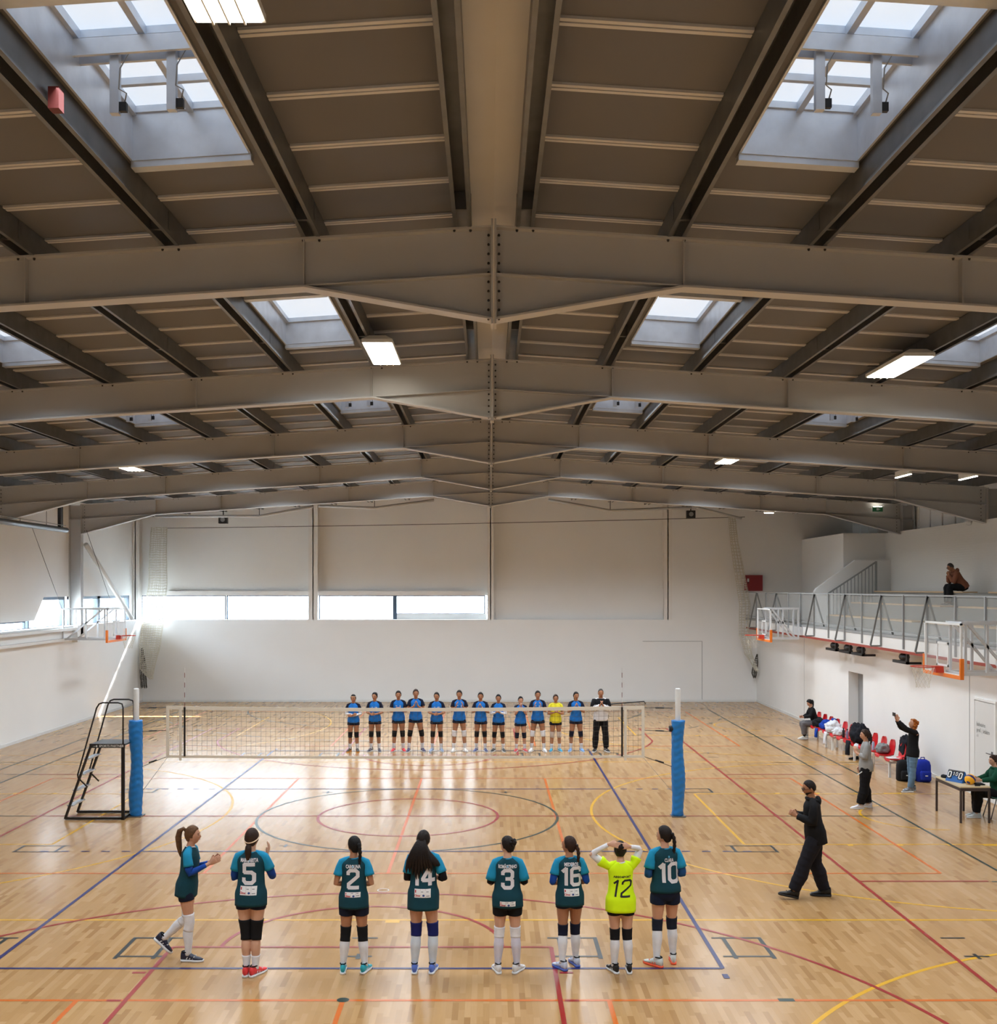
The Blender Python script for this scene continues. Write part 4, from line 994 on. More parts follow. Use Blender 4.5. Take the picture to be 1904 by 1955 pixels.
    # ---- clothes
    if bottom:
        kind, bm_ = bottom[:2]; mb = MB()
        loose = bottom[2] if len(bottom) > 2 else .014
        zz = (-.12, -.07, -.03, .01, .04) if kind == 'shorts' else (-.12, -.07, -.03, .02, .06, .10)
        mb.loft([tor(z, loose, 0, n=24) for z in zz])
        end = {'shorts': .36, 'trousers': 1.95}[kind]
        if len(bottom) > 3: end = bottom[3]
        for i in (0, 1): legtube(mb, i, 0, end, loose, 16, 24 if end > 1 else 8, e1=(loose if kind == 'shorts' else loose+.018), wob=(.003 if kind == 'trousers' else 0))
        remesh(mb, kind, bm_, t, max(voxel, .009), 3)
    for i in (0, 1):
        if pads: mb = MB(); legtube(mb, i, pads[1], pads[2], .010, 16, 10, wob=.001); mb.build('knee_pad', pads[0], t, True)
        if socks: mb = MB(); legtube(mb, i, socks[1], 2.02, .006, 14, 12); mb.build('sock', socks[0], t, True)
    if top:
        body_m, sleeve_m, slen, hem, loose = top[:5]
        o_ = top[5] if len(top) > 5 else {}
        ph = random.random()*6; zs = [hem+(.505-hem)*k/18 for k in range(19)]+[.522]
        rings = [tor(z, .010+loose*max(0, min(1, (.36-z)/.3)), .005+.018*max(0, (.3-z))*2*(loose/.03 if loose else 1), ph, 40) for z in zs]
        mb = MB().loft(rings); R.shirt = mb.build('shirt', body_m, t, True)
        for i, sd in enumerate((-1, 1)):
            sh = S(sd*.160*kx, 0, .455); el = V(E[i]); wr = V(Wr[i])
            f1 = min(slen, 1); pts = [S(sd*.045, -.004, .507), S(sd*.10, -.002, .482), S(sd*.150*kx, 0, .458), sh.lerp(el, .22)]; rr = [.034, .048, .055, .057]
            for q in range(1, 4): pts.append(sh.lerp(el, .22+(f1*.98-.22)*q/3)); rr.append(.057+o_.get('puff', 0)+(.0025*q if slen <= 1 else -.002*q))
            if slen > 1:
                for q in range(1, 6): pts.append(el.lerp(wr, (slen-1)*q/5)); rr.append(.052-.0042*q+(.004 if q % 2 else 0)+o_.get('puff', 0))
            sl = MB().tube(pts, rr, 18)
            so_ = sl.build('sleeve', sleeve_m, R.shirt, True)
            if o_.get('cuff'):
                a0, a1 = o_['cuff'][1:]; pp = []
                for q in range(7):
                    u = a0+(a1-a0)*q/6; pp.append(sh.lerp(el, u) if u < 1 else el.lerp(wr, u-1))
                MB().tube(pp, [.052-.004*q*(1 if a1 > 1.2 else .4) for q in range(7)], 14).build('arm_sleeve', o_['cuff'][0], t, True)
        MB().tube([S(.062*math.cos(a), -.006+.058*math.sin(a), .512+.004*math.cos(a)) for a in (2*PI*j/20 for j in range(21))], .011, 8).build('collar', o_.get('collar', sleeve_m), R.shirt, True)
        if o_.get('hood'):
            MB().tube([S(.085*math.cos(a), -.02+.075*math.sin(a), .50+.02*math.sin(a)) for a in (PI*.0+PI*2*j/20-PI*.5 for j in range(21))], .032, 10, .8).build('hood', body_m, R.shirt, True)
            MB().ell(S(0, -.095, .47), .10, .045, .075, 14, 10).build('hood', body_m, R.shirt, True)
    R.bvh = None
    return R
def bvh_of(o):
    return BVHTree.FromPolygons([v.co.copy() for v in o.data.vertices], [tuple(p.vertices) for p in o.data.polygons])
def on_shirt(R, name, vs, fs, m, side, parent=None, off=.003, cell=None):
    """drop flat 2-D outline (x, z in person frame) onto the shirt's back (side=-1) or chest (side=1)"""
    if R.bvh is None: R.bvh = bvh_of(R.shirt)
    me = bpy.data.meshes.new(name); bm = bmesh.new()
    bv = [bm.verts.new((v[0], 0, v[1])) for v in vs]
    for f in fs:
        try: bm.faces.new([bv[i] for i in f])
        except ValueError: pass
    if cell:
        xs_ = [v[0] for v in vs]; zs_ = [v[1] for v in vs]
        for lo, hi, nrm in ((min(xs_), max(xs_), (1, 0, 0)), (min(zs_), max(zs_), (0, 0, 1))):
            k = math.ceil(lo/cell)
            while k*cell < hi:
                co = (k*cell, 0, 0) if nrm[0] else (0, 0, k*cell)
                bmesh.ops.bisect_plane(bm, geom=bm.verts[:]+bm.edges[:]+bm.faces[:], plane_co=co, plane_no=nrm); k += 1
    for v in bm.verts:
        h = R.bvh.ray_cast(V((v.co.x, side*1.0, v.co.z)), V((0, -side, 0)))
        if h[0]: v.co.y = h[0].y+side*off
    bm.to_mesh(me); bm.free(); me.materials.append(m)
    o = bpy.data.objects.new(name, me); C.objects.link(o); o.parent = parent or R.shirt; return o
DIG = {'0': [[(0, .25), (0, 1.5), (.25, 1.75), (.75, 1.75), (1, 1.5), (1, .25), (.75, 0), (.25, 0), (0, .25)]],
       '1': [[(.15, 1.4), (.5, 1.75), (.5, 0)]], '2': [[(0, 1.35), (0, 1.55), (.2, 1.75), (.8, 1.75), (1, 1.55), (1, 1.15), (.05, .35), (.05, 0), (1.05, 0)]],
       '3': [[(0, 1.35), (0, 1.55), (.2, 1.75), (.8, 1.75), (1, 1.55), (1, 1.1), (.8, .9), (.35, .9)], [(.8, .9), (1, .7), (1, .2), (.8, 0), (.2, 0), (0, .2), (0, .42)]],
       '4': [[(.7, 0), (.7, 1.75), (0, .6), (0, .45), (1.1, .45)]], '5': [[(1, 1.75), (.05, 1.75), (.05, 1.0), (.75, 1.0), (1, .8), (1, .2), (.8, 0), (.2, 0), (0, .2), (0, .42)]],
       '6': [[(1, 1.4), (1, 1.55), (.8, 1.75), (.2, 1.75), (0, 1.55), (0, .2), (.2, 0), (.8, 0), (1, .2), (1, .75), (.8, .95), (0, .95)]]}
def number(txt, cx, cz, h, mirror=1, slant=0, th=.36):
    """mirror=-1 for the back (seen from behind, +x is to the viewer's right already when facing +y)"""
    sc = h/1.75; w_ = [(.62 if c == '1' else 1.0) for c in txt]; gap = .42; tot = sum(w_)+gap*(len(txt)-1); x = -tot/2; vs = []; fs = []
    for c, ww in zip(txt, w_):
        for pl in DIG[c]:
            for (a, b_) in zip(pl, pl[1:]):
                a, b_ = V(a), V(b_); d = (b_-a).normalized()*th*.5; n_ = V((-d.y, d.x)); k = len(vs)
                ex = d*.42
                for q in (a-ex-n_, b_+ex-n_, b_+ex+n_, a-ex+n_):
                    u = x+q.x-(0.0 if c != '1' else .05); vs.append((cx+mirror*(u+slant*(q.y-.9))*sc, cz+(q.y-.875)*sc))
                fs.append((k, k+1, k+2, k+3))
        x += ww+gap
    return vs, fs
def rectf(x0, x1, z0, z1): return [(x0, z0), (x1, z0), (x1, z1), (x0, z1)], [(0, 1, 2, 3)]
PRINT = mat('off_white_print', (216, 214, 218), .7); LOGO = mat('small_logo_blue', (80, 170, 210), .6)
def back_print(R, name, num, cz=.30, patch=None, dx=0, nm=PRINT, nh=.212):
    hip = R.S(0, 0, 0).z; Z = lambda q: hip+q
    if name:
        vs, fs = text_mesh(name, .060, .0022, 1); wd = max(v[0] for v in vs)-min(v[0] for v in vs); name_sx = .0232*len(name)/wd; on_shirt(R, 'lettering', [(v[0]*name_sx+dx, v[1]+Z(cz+.152)) for v in vs], fs, nm, -1, off=.004, cell=.03)
    vs, fs = number(num, dx, Z(cz), nh); on_shirt(R, 'number', vs, fs, nm, -1, off=.0035, cell=.02)
    vs, fs = [(dx-.010, Z(.425)), (dx, Z(.412)), (dx+.010, Z(.425)), (dx+.009, Z(.442)), (dx-.009, Z(.442))], [(0, 1, 2, 3, 4)]
    on_shirt(R, 'crest', vs, fs, LOGO, -1, off=.004)
    if patch:
        z0, z1 = Z(patch[0]), Z(patch[1]); w_ = .098
        pt = on_shirt(R, 'sponsor_patch', *rectf(dx-w_, dx+w_, z0, z1), mat('patch_white', (228, 226, 224), .7), -1, off=.004, cell=.016)
        zm = (z0+z1)/2; r_ = mat('patch_red', (180, 30, 40), .6); n_ = mat('patch_navy', (40, 70, 130), .6); g_ = mat('patch_grey', (110, 110, 112), .6)
        vs, fs = text_mesh('Climar', .034, .001, .8); on_shirt(R, 'patch_print', [(v[0]+dx-.062, v[1]+z0+(zm-z0)*.5) for v in vs], fs, r_, -1, pt, .0065)
        on_shirt(R, 'patch_print', *rectf(dx-.092, dx-.078, zm+.008, z1-.012), r_, -1, pt, .0065)
        on_shirt(R, 'patch_print', [(dx+.012+.015*math.cos(a), z0+(zm-z0)*.5+.013*math.sin(a)) for a in (2*PI*j/10 for j in range(10))], [tuple(range(10))], n_, -1, pt, .0065)
        on_shirt(R, 'patch_print', *rectf(dx+.045, dx+.085, z0+.016, z0+.024), g_, -1, pt, .0065)
        for x_ in (-.02, .045): on_shirt(R, 'patch_print', *rectf(dx+x_, dx+x_+.028, zm+.014, zm+.021), g_, -1, pt, .0065)
        for x_ in (-.028, .034): on_shirt(R, 'patch_print', *rectf(dx+x_, dx+x_+.0015, z0, z1), g_, -1, pt, .0062)
        on_shirt(R, 'patch_print', *rectf(dx-w_, dx+w_, zm, zm+.0015), g_, -1, pt, .0062)
NV = .0062
def teal(**k):
    d = dict(hood=False); d.update(k); return (TEAL, SKY, .62, -.10, .022, d)
GR = 'home players in the front row'
sh_ = lambda n, c: mat(n, c, .5)
WS = sh_('white_sole', (225, 226, 228)); 
# walking player
R = human('person in teal shirt walking right and clapping, wavy ponytail, blue arm sleeve', -3.78, 13.82, -90, 1.68, ('light', 'highpony'), 'fair',
          arms=([(-.17, .07, 1.14), (.17, .07, 1.14)], [(-.05, .30, 1.24), (.05, .30, 1.24)]), hdir=[(0.05, .8, .6), (-.05, .85, .45)], lean=5,
          legs=([(-.085, -.03, .505), (.085, .05, .495)], [(-.09, -.33, .24), (.085, .03, .09)]), footpitch=(-42, 0), footyaw=(4, 4), voxel=NV,
          top=teal(cuff=(ROYAL, .62, 1.8), collar=WHITEC), bottom=('shorts', NAVY, .013, .30), pads=(WHITEC, .72, 1.25), socks=(WHITEC, 1.15), shoes=(sh_('navy_shoe', (24, 28, 52)), WS), group=GR)
# row of players seen from behind
R = human('person in teal shirt number 5 with pale headband, back to us, clapping', -2.86, 13.25, -3, 1.76, ('brown', 'low'), 'pale',
          arms=([(-.22, .07, 1.13), (.23, .09, 1.15)], [(.0, .27, 1.22), (.13, .24, 1.36)]), hdir=[(.2, .5, .8), (.15, .3, .9)], head=(-8, -2), legs=([(-.06, .01, .49), (.06, .01, .49)], [(-.05, -.01, .09), (.055, -.01, .09)]), footyaw=(0, 24),
          top=teal(cuff=(ROYAL, .6, 1.2)), bottom=('shorts', NAVY, .012, .27), pads=(BLACKC, .58, 1.18), socks=(WHITEC, 1.62), shoes=(sh_('coral_shoe', (228, 62, 66)), WS), voxel=NV, group=GR)
back_print(R, 'MARGARITA', '5', .285, (.045, .145))
MB().tube([R.hc+R.HM @ V((.088*math.cos(a), .106*math.sin(a), .02+.045*math.sin(a))) for a in (2*PI*j/24 for j in range(25))], .007, 6).build('headband', mat('pale_headband', (236, 206, 176), .8), R.t, True)
R = human('person in teal shirt number 2 with dark braid, back to us', -1.64, 13.36, 0, 1.64, ('black', 'braid'), 'tan', arms=ARM_LOW, head=(38, 0),
          legs=([(-.105, .01, .49), (.11, .01, .49)], [(-.135, -.01, .09), (.14, -.01, .09)]), footyaw=(4, 16), top=teal(), bottom=('shorts', NAVY, .016, .42), pads=(BLACKC, .76, 1.24), socks=(WHITEC, 1.18), shoes=(sh_('turquoise_shoe', (40, 170, 190)), WS), voxel=NV, group=GR)
back_print(R, 'CAROLINA', '2', .275, (.055, .115))
R = human('person in teal shirt number 14 with very long loose dark hair', -.80, 13.36, 0, 1.71, ('dark', 'long'), 'fair', arms=([(-.20, .03, 1.13), (.255, -.02, 1.14)], [(-.03, .23, 1.16), (.06, .22, 1.13)]), head=(-14, 4),
          legs=([(-.085, .01, .49), (.12, .01, .49)], [(-.105, -.01, .09), (.115, -.01, .09)]), footyaw=(2, 10), top=(TEAL, SKY, .70, -.155, .026, dict(cuff=(BLACKC, .65, 1.6))), bottom=('shorts', NAVY, .010, .25),
          pads=(cloth('navy_blue_pad', (24, 30, 92)), .70, 1.12), socks=(cloth('pale_sock', (205, 212, 220)), 1.08), shoes=(sh_('cornflower_shoe', (92, 124, 214)), WS), voxel=NV, group=GR)
back_print(R, 'SOFIA', '14', .265, (.015, .115))
R = human('person in teal shirt number 3 with curly dark hair bun', .22, 13.36, 0, 1.64, ('dark', 'bun'), 'pale', arms=([(-.22, .02, 1.13), (.22, .02, 1.13)], [(-.05, .22, 1.16), (.05, .22, 1.16)]), head=(48, 2),
          legs=([(-.105, .01, .49), (.10, .01, .49)], [(-.125, -.01, .09), (.12, -.01, .09)]), footyaw=(14, 28), top=(TEAL, SKY, .86, -.09, .03, dict(cuff=(BLACKC, .8, 1.3), puff=.006)), bottom=('shorts', BLACKC, .016, .42),
          pads=(WHITEC, .78, 1.12), socks=(cloth('sheer_white_sock', (206, 202, 214)), 1.08), shoes=(sh_('white_shoe', (228, 228, 230)), WS, BLACKC), voxel=NV, group=GR)
back_print(R, 'ROM\u00c3OZINHO', '3', .275, (-.055, .005))
R = human('person in teal shirt number 16 with raised chin, looking left', .98, 13.5, 6, 1.61, ('brown', 'braid'), 'tan', arms=ARM_LOW, head=(50, -10),
          legs=([(-.085, .01, .49), (.085, .06, .49)], [(-.105, -.05, .09), (.10, .09, .09)]), footyaw=(26, -12), top=teal(cuff=(ROYAL, .6, 1.05)), bottom=('shorts', NAVY, .010, .25), pads=(NAVY, .78, 1.16), socks=(WHITEC, 1.12), shoes=(sh_('white_blue_shoe', (196, 206, 226)), sh_('blue_sole', (70, 96, 180))), voxel=NV, group=GR)
back_print(R, 'MEDEIROS', '16', .29, (.045, .135), dx=.01)
R = human('person in neon yellow shirt number 12 with both hands on the head', 1.59, 13.36, 0, 1.58, ('dark', 'bun'), 'pale', arms=([(-.385, .03, 1.545), (.27, .10, 1.60)], [(-.155, -.05, 1.70), (.11, -.03, 1.66)]), hdir=[(1, -.25, -.1), (-1, -.3, .1)], hands=[(0, -1, .3), (0, -1, .2)], head=(-12, 6),
          legs=([(-.075, .01, .49), (.085, .01, .49)], [(-.085, -.01, .09), (.11, -.01, .09)]), footyaw=(22, 2), top=(NEON, NEON, .50, -.12, .032, dict(cuff=(WHITEC, .4, 1.92), collar=WHITEC, puff=.006)), bottom=('shorts', BLACKC, .012, .34),
          pads=(BLACKC, .78, 1.16), socks=(WHITEC, 1.14), shoes=(sh_('black_shoe', (26, 26, 28)), WS), voxel=NV, group=GR)
BK = mat('black_print', (22, 24, 26), .7); hz = R.S(0, 0, 0).z
vs, fs = number('12', 0, hz+.20, .20, 1, .18, .22); on_shirt(R, 'number', vs, fs, BK, -1, cell=.02)
vs, fs = text_mesh('AEGO SPORT', .038, .0012, 1.0); on_shirt(R, 'lettering', [(v[0]+.01, v[1]+hz+.345) for v in vs], fs, BK, -1, off=.004, cell=.03)
st = [(.012+(.013 if j % 2 == 0 else .006)*math.sin(j*PI/5), hz+.347+(.013 if j % 2 == 0 else .006)*math.cos(j*PI/5)) for j in range(10)]
on_shirt(R, 'star_logo', st, [tuple(range(10))], BK, -1, off=.006)
R = human('person in teal shirt number 10 with dark braid, rightmost of the front row', 2.17, 13.62, 8, 1.71, ('dark', 'braid'), 'fair', arms=ARM_LOW, head=(46, 0),
          legs=([(-.10, .01, .49), (.10, .06, .49)], [(-.125, -.05, .09), (.12, .06, .09)]), footyaw=(34, 12), top=(TEAL, SKY, .72, -.015, .026, dict(cuff=(cloth('steel_blue_cloth', (30, 76, 130)), .65, 1.2), puff=.004)), bottom=('shorts', cloth('navy_shorts', (16, 24, 48)), .018, .33), pads=(cloth('dark_navy_pad', (24, 30, 46)), .78, 1.16), socks=(WHITEC, 1.12), shoes=(sh_('white_teal_shoe', (206, 214, 214)), sh_('orange_sole', (240, 90, 50)), sh_('orange_lace', (240, 90, 50))), voxel=NV, group=GR)
back_print(R, 'CLARA', '10', .235, None, dx=.02)
# walking man in black
R = human('bearded person in black hooded sweatshirt and wide dark trousers walking left', 4.88, 16.55, 84, 1.78, ('dark', 'short'), 'tan', male=True, arms=([(-.20, .06, 1.13), (.21, .04, 1.13)], [(-.07, .27, 1.20), (.05, .25, 1.20)]), lean=6, head=(4, 14),
          legs=([(-.10, .17, .50), (.10, -.02, .48)], [(-.10, .32, .115), (.11, -.16, .09)]), footpitch=(12, 0), footyaw=(6, 6), top=(BLACKC, BLACKC, 1.92, -.13, .035, dict(hood=True, puff=.014)), bottom=('trousers', cloth('charcoal_trousers', (26, 26, 34)), .034), shoes=(sh_('black_slip_shoe', (14, 14, 15)), M_['blackp'], BLACKC), voxel=NV, beard=True, glasses=True, curl=.5)
# ---------------- away team
away = [ # px x, top y, label, hair style, hair colour, pads, shoe colour, sleeves, arms, stance
 (675, 1325, 'pale headband, leftmost of the far row', 'pony', 'dark', BLACKC, (34, 30, 28), WHITEC, 'fold', .10),
 (716, 1321, 'hands held low, second from the left of the far row', 'bun', 'black', BLACKC, (48, 40, 60), None, 'low', .11),
 (761, 1318, 'red shoes, third from the left of the far row', 'bun', 'dark', BLACKC, (214, 30, 48), None, 'clap', .12),
 (794, 1315, 'puffy hair, fourth from left of the far row', 'bun', 'brown', BLACKC, (54, 52, 90), None, 'high', .17),
 (834, 1321, 'pale blue shoes, fifth from the left of the far row', 'pony', 'dark', BLACKC, (140, 160, 190), None, 'low', .12),
 (877, 1317, 'white knee pads, sixth from the left of the far row', 'bun', 'dark', WHITEC, (226, 222, 216), None, 'open', .14),
 (918, 1321, 'dark blue shoes, seventh from the left of the far row', 'pony', 'dark', BLACKC, (60, 70, 120), None, 'high', .12),
 (952, 1325, 'black shoes, eighth from the left of the far row', 'bun', 'black', BLACKC, (24, 24, 26), WHITEC, 'clap', .13),
 (994, 1329, 'shortest, hands before the mouth, ninth from the left', 'pony', 'dark', NAVY, (206, 60, 70), None, 'face', .12),
 (1027, 1318, 'white knee pads, left of the yellow shirt', 'pony', 'dark', WHITEC, (230, 230, 232), None, 'open', .16),
 (1061, 1325, '', 'pony', 'brown', mat('pale_pad', (196, 182, 170), .8), (30, 150, 190), None, 'clap', .11),
 (1100, 1320, 'light blue shoes, between yellow shirt and white jacket', 'pony', 'black', NAVY, (110, 160, 220), None, 'high', .14)]
AR = dict(fold=([(-.22, .02, 1.13), (.22, .02, 1.13)], [(.02, .19, 1.09), (-.02, .21, 1.12)]), low=([(-.22, .03, 1.13), (.22, .03, 1.13)], [(-.03, .24, 1.10), (.03, .24, 1.10)]),
          clap=ARM_CLAP, high=([(-.22, .08, 1.14), (.22, .08, 1.14)], [(-.04, .24, 1.28), (.04, .24, 1.28)]), open=([(-.21, .08, 1.14), (.21, .08, 1.14)], [(-.09, .25, 1.28), (.09, .25, 1.28)]), face=([(-.17, .12, 1.17), (.17, .12, 1.17)], [(-.03, .17, 1.39), (.03, .17, 1.39)]))
for i, (px, ty, lb, hs, hcl, pad, shc, slv, am, st_) in enumerate(away):
    xx = (px-934.5)*31.3/2108; Hh = 4.65-(ty-1122)*31.3/2108
    yel = i == 10
    lab = ('person in yellow goalkeeper style shirt between the blue shirted players, clapping' if yel else 'person in bright blue shirt, '+lb)
    opt = dict(collar=NAVY if not yel else YEL)
    if slv: opt['cuff'] = (slv, .5, 1.9)
    R = human(lab, xx, 31.3, 180+random.uniform(-6, 6), Hh, (hcl, hs), random.choice(['tan', 'fair', 'tan']), arms=AR[am], hdir=[(.15, .3, 1), (-.15, .3, 1)] if am in ('high', 'open', 'face') else None,
              legs=([(-st_*.95, .01, .49), (st_*.95, .01, .49)], [(-st_*1.1, -.01, .09), (st_*1.1, -.01, .09)]), footyaw=(18, 18), head=(random.uniform(-12, 12), 2), voxel=.009,
              top=(YEL if yel else JBLUE, YEL if yel else NAVY, .55, -.06, .014, opt), bottom=('shorts', YEL if False else NAVY, .012, .25), pads=(pad, .74, 1.14), socks=(WHITEC, 1.62), shoes=(mat('away_shoe_%d' % i, shc, .5), WS if i != 0 else sh_('amber_sole', (226, 150, 50))), group='away players in the far row')
    hz = R.S(0, 0, 0).z
    vs, fs = number(['1', '14', '5', '4', '10', '2', '3', '6', '13', '15', '12', '16'][i], .055*-1, hz+.35, .05, -1); on_shirt(R, 'number', vs, fs, PRINT, 1, cell=.03)
    on_shirt(R, 'chest_logo', *rectf(.03, .075, hz+.36, hz+.372), PRINT, 1)
    if i == 0: MB().tube([R.hc+R.HM @ V((.086*math.cos(a), .104*math.sin(a), .05+.02*math.sin(a))) for a in (2*PI*j/24 for j in range(25))], .006, 6).build('headband', mat('pale_headband', (236, 206, 176), .8), R.t, True)
R = human('grey haired person in white and black jacket right of the blue players', (1147-934.5)*31.3/2108, 31.3, 180, 1.80, ('grey', 'short'), 'tan', male=True, arms=AR['high'], hdir=[(.3, .3, .8), (-.3, .3, .8)],
          legs=([(-.13, .01, .49), (.13, .01, .49)], [(-.15, -.01, .09), (.15, -.01, .09)]), voxel=.009, top=(WHITEC, WHITEC, 1.9, -.08, .03, dict(puff=.012, collar=BLACKC)), bottom=('trousers', BLACKC, .018), shoes=(sh_('black_trainer', (26, 28, 34)), WS), footyaw=(22, 22))
hz = R.S(0, 0, 0)
yk = MB(); yk.loft([[R.S((lerp_tab(TORSO, z)[0]*1.1+.026)*math.cos(a), (lerp_tab(TORSO, z)[1]*1.1+.026)*math.sin(a), z) for a in (2*PI*j/28 for j in range(28))] for z in (.36, .40, .44, .47, .50, .52)])
yk.build('jacket_yoke', BLACKC, R.shirt, True)
for sd in (-1, 1):
    MB().tube([R.S(sd*.10, 0, .46), R.S(sd*.172, 0, .45), R.S(sd*.20, .02, .36), R.S(sd*.212, .035, .29)], [.06, .079, .080, .079], 14).build('jacket_yoke', BLACKC, R.shirt, True)
# ---------------- people along the right wall
SIT_L = ([(-.09, .42, .50), (.09, .42, .50)], [(-.09, .40, .10), (.09, .42, .10)])
R = human('person in black sweatshirt on the farthest red seat, looking at a phone', 9.98, 33.75, 90, 1.66, ('black', 'braid'), 'fair', lean=18, hip=(0, 0, .535), head=(0, 30),
          legs=([(-.09, .42, .52), (.09, .42, .52)], [(-.06, .38, .12), (.09, .30, .10)]), arms=([(-.19, .20, .78), (.19, .20, .78)], [(-.05, .40, .72), (.05, .40, .72)]), top=(BLACKC, BLACKC, 1.9, -.05, .03, dict(puff=.012)),
          bottom=('trousers', cloth('grey_joggers', (104, 102, 104)), .022, 1.85), socks=(BLACKC, 1.8), shoes=(sh_('pale_sneaker', (212, 216, 210)), WS), voxel=.009, footyaw=(0, 0))
ph = MB().box(9.50, 9.56, 33.71, 33.79, .72, .735).build('phone', M_['blackp']); tag(ph, 'dark phone held by the person on the far red seat', 'phone')
R = human('person standing in grey sweatshirt and baggy black trousers with lowered hand', 7.93, 23.25, 78, 1.67, ('brown', 'braid'), 'fair', lean=0, head=(6, 4), arms=([(-.20, .04, 1.13), (.21, .02, 1.13)], [(-.07, .22, 1.22), (.20, .10, .89)]), hdir=[(.3, .1, 1), (0, .15, -1)],
          legs=([(-.09, .04, .50), (.10, .02, .50)], [(-.09, .13, .09), (.12, -.06, .09)]), top=(cloth('heather_grey_cloth', (150, 150, 148)), cloth('heather_grey_cloth', (150, 150, 148)), 1.55, -.10, .035, dict(puff=.014)), bottom=('trousers', BLACKC, .036, 1.93), shoes=(sh_('white_lilac_shoe', (220, 218, 226)), WS), voxel=.008, footyaw=(4, 10))
R2m = R.t.matrix_basis
mk = MB().tube([(7.80, 23.10, .80), (7.68, 23.06, .735)], .010, 8).build('marker_pen', M_['white']); tag(mk, 'white marker pen in the hand of the person in grey', 'pen')
R = human('person in black jumper and blue jeans, auburn hair, arms raised', 9.66, 25.2, 92, 1.66, ('auburn', 'curly'), 'fair', lean=-4, head=(0, -24), arms=([(-.15, .22, 1.50), (.15, .22, 1.50)], [(-.04, .36, 1.68), (.04, .36, 1.68)]), hdir=[(.1, .25, 1), (-.1, .25, 1)],
          legs=([(-.09, .03, .50), (.09, .01, .50)], [(-.09, .10, .09), (.10, -.03, .09)]), top=(BLACKC, BLACKC, 1.92, -.10, .025, dict(puff=.008)), bottom=('trousers', cloth('blue_jeans', (96, 124, 148)), .010, 1.95), shoes=(sh_('grey_trainer', (110, 116, 124)), WS), voxel=.008, footyaw=(6, 6))
ph = MB().box(9.23, 9.245, 25.12, 25.28, 1.72, 1.80).build('phone', M_['blackp']); tag(ph, 'phone held up by the person with auburn hair', 'phone')
R = human('person in dark green sweatshirt sitting at the scorer table', 10.28, 22.35, 86, 1.64, ('brown', 'topbun'), 'pale', lean=6, hip=(0, 0, .545), head=(12, 6), legs=([(-.09, .42, .53), (.09, .42, .53)], [(-.09, .46, .09), (.09, .40, .09)]), arms=([(-.20, .14, .84), (.20, .14, .84)], [(-.10, .36, .80), (.10, .36, .80)]), hdir=[(.2, 1, 0), (-.2, 1, 0)],
          top=(cloth('dark_green_cloth', (16, 74, 52)), cloth('dark_green_cloth', (16, 74, 52)), 1.92, -.06, .03, dict(puff=.014, hood=True)), bottom=('trousers', BLACKC, .026, 1.93), shoes=(sh_('white_aqua_shoe', (208, 220, 224)), WS), voxel=.008, footyaw=(4, 8))
# man on the gallery
R = human('person in brown hooded sweatshirt sitting alone on the gallery, chin in hand', 13.72, 32.0, 90, 1.74, ('grey', 'short'), 'tan', z0=4.12, male=True, lean=30, hip=(0, 0, .56), head=(0, 22), legs=([(-.11, .42, .55), (.11, .42, .55)], [(-.10, .43, .09), (.12, .40, .09)]),
          arms=([(-.15, .33, .68), (.15, .33, .68)], [(-.02, .40, .90), (.03, .41, .88)]), hdir=[(.1, -.1, 1), (-.1, -.1, 1)], top=(cloth('brown_hoodie', (138, 88, 66)), cloth('brown_hoodie', (138, 88, 66)), 1.9, -.06, .04, dict(puff=.016, hood=True)), bottom=('trousers', cloth('dark_trousers', (24, 25, 27)), .024), shoes=(sh_('grey_suede_shoe', (120, 112, 106)), WS), voxel=.009, glasses=True, curl=1.0)
# ------------------------------------------------------------------ red seat rows along the right wall
def shell(mb, y):
    """moulded seat with rounded back, facing -x, centred at y"""
    n = 10
    prof = [(-.22, .40, .17), (-.21, .445, .19), (-.10, .435, .205), (.05, .43, .205), (.14, .45, .20), (.185, .52, .20), (.205, .62, .20), (.22, .72, .19), (.228, .79, .15), (.23, .825, .09)]
    f = []; 
    for (x, z, hw) in prof:
        f.append([V((x, y-hw*(1-2*j/n), z+.035*abs(1-2*j/n)**3*(1 if x < .15 else 0)))-V((.05*abs(1-2*j/n)**2 if x > .15 else 0, 0, 0)) for j in range(n+1)])
    vs = []; 
    for r in f: vs += r
    for r in f: vs += [p+V((.012 if p.x > .15 else 0, 0, -.014)) for p in r]
    m_ = n+1; K = len(f)*m_; fs = []
    for i in range(len(f)-1):
        for j in range(n): fs.append((i*m_+j, i*m_+j+1, (i+1)*m_+j+1, (i+1)*m_+j)); fs.append((K+i*m_+j, K+(i+1)*m_+j, K+(i+1)*m_+j+1, K+i*m_+j+1))
        for j in (0, n): fs.append((i*m_+j, (i+1)*m_+j, K+(i+1)*m_+j, K+i*m_+j))
    for i in (0, len(f)-1):
        for j in range(n): fs.append((i*m_+j, i*m_+j+1, K+i*m_+j+1, K+i*m_+j))
    return mb.add(vs, fs)
XS = 9.98
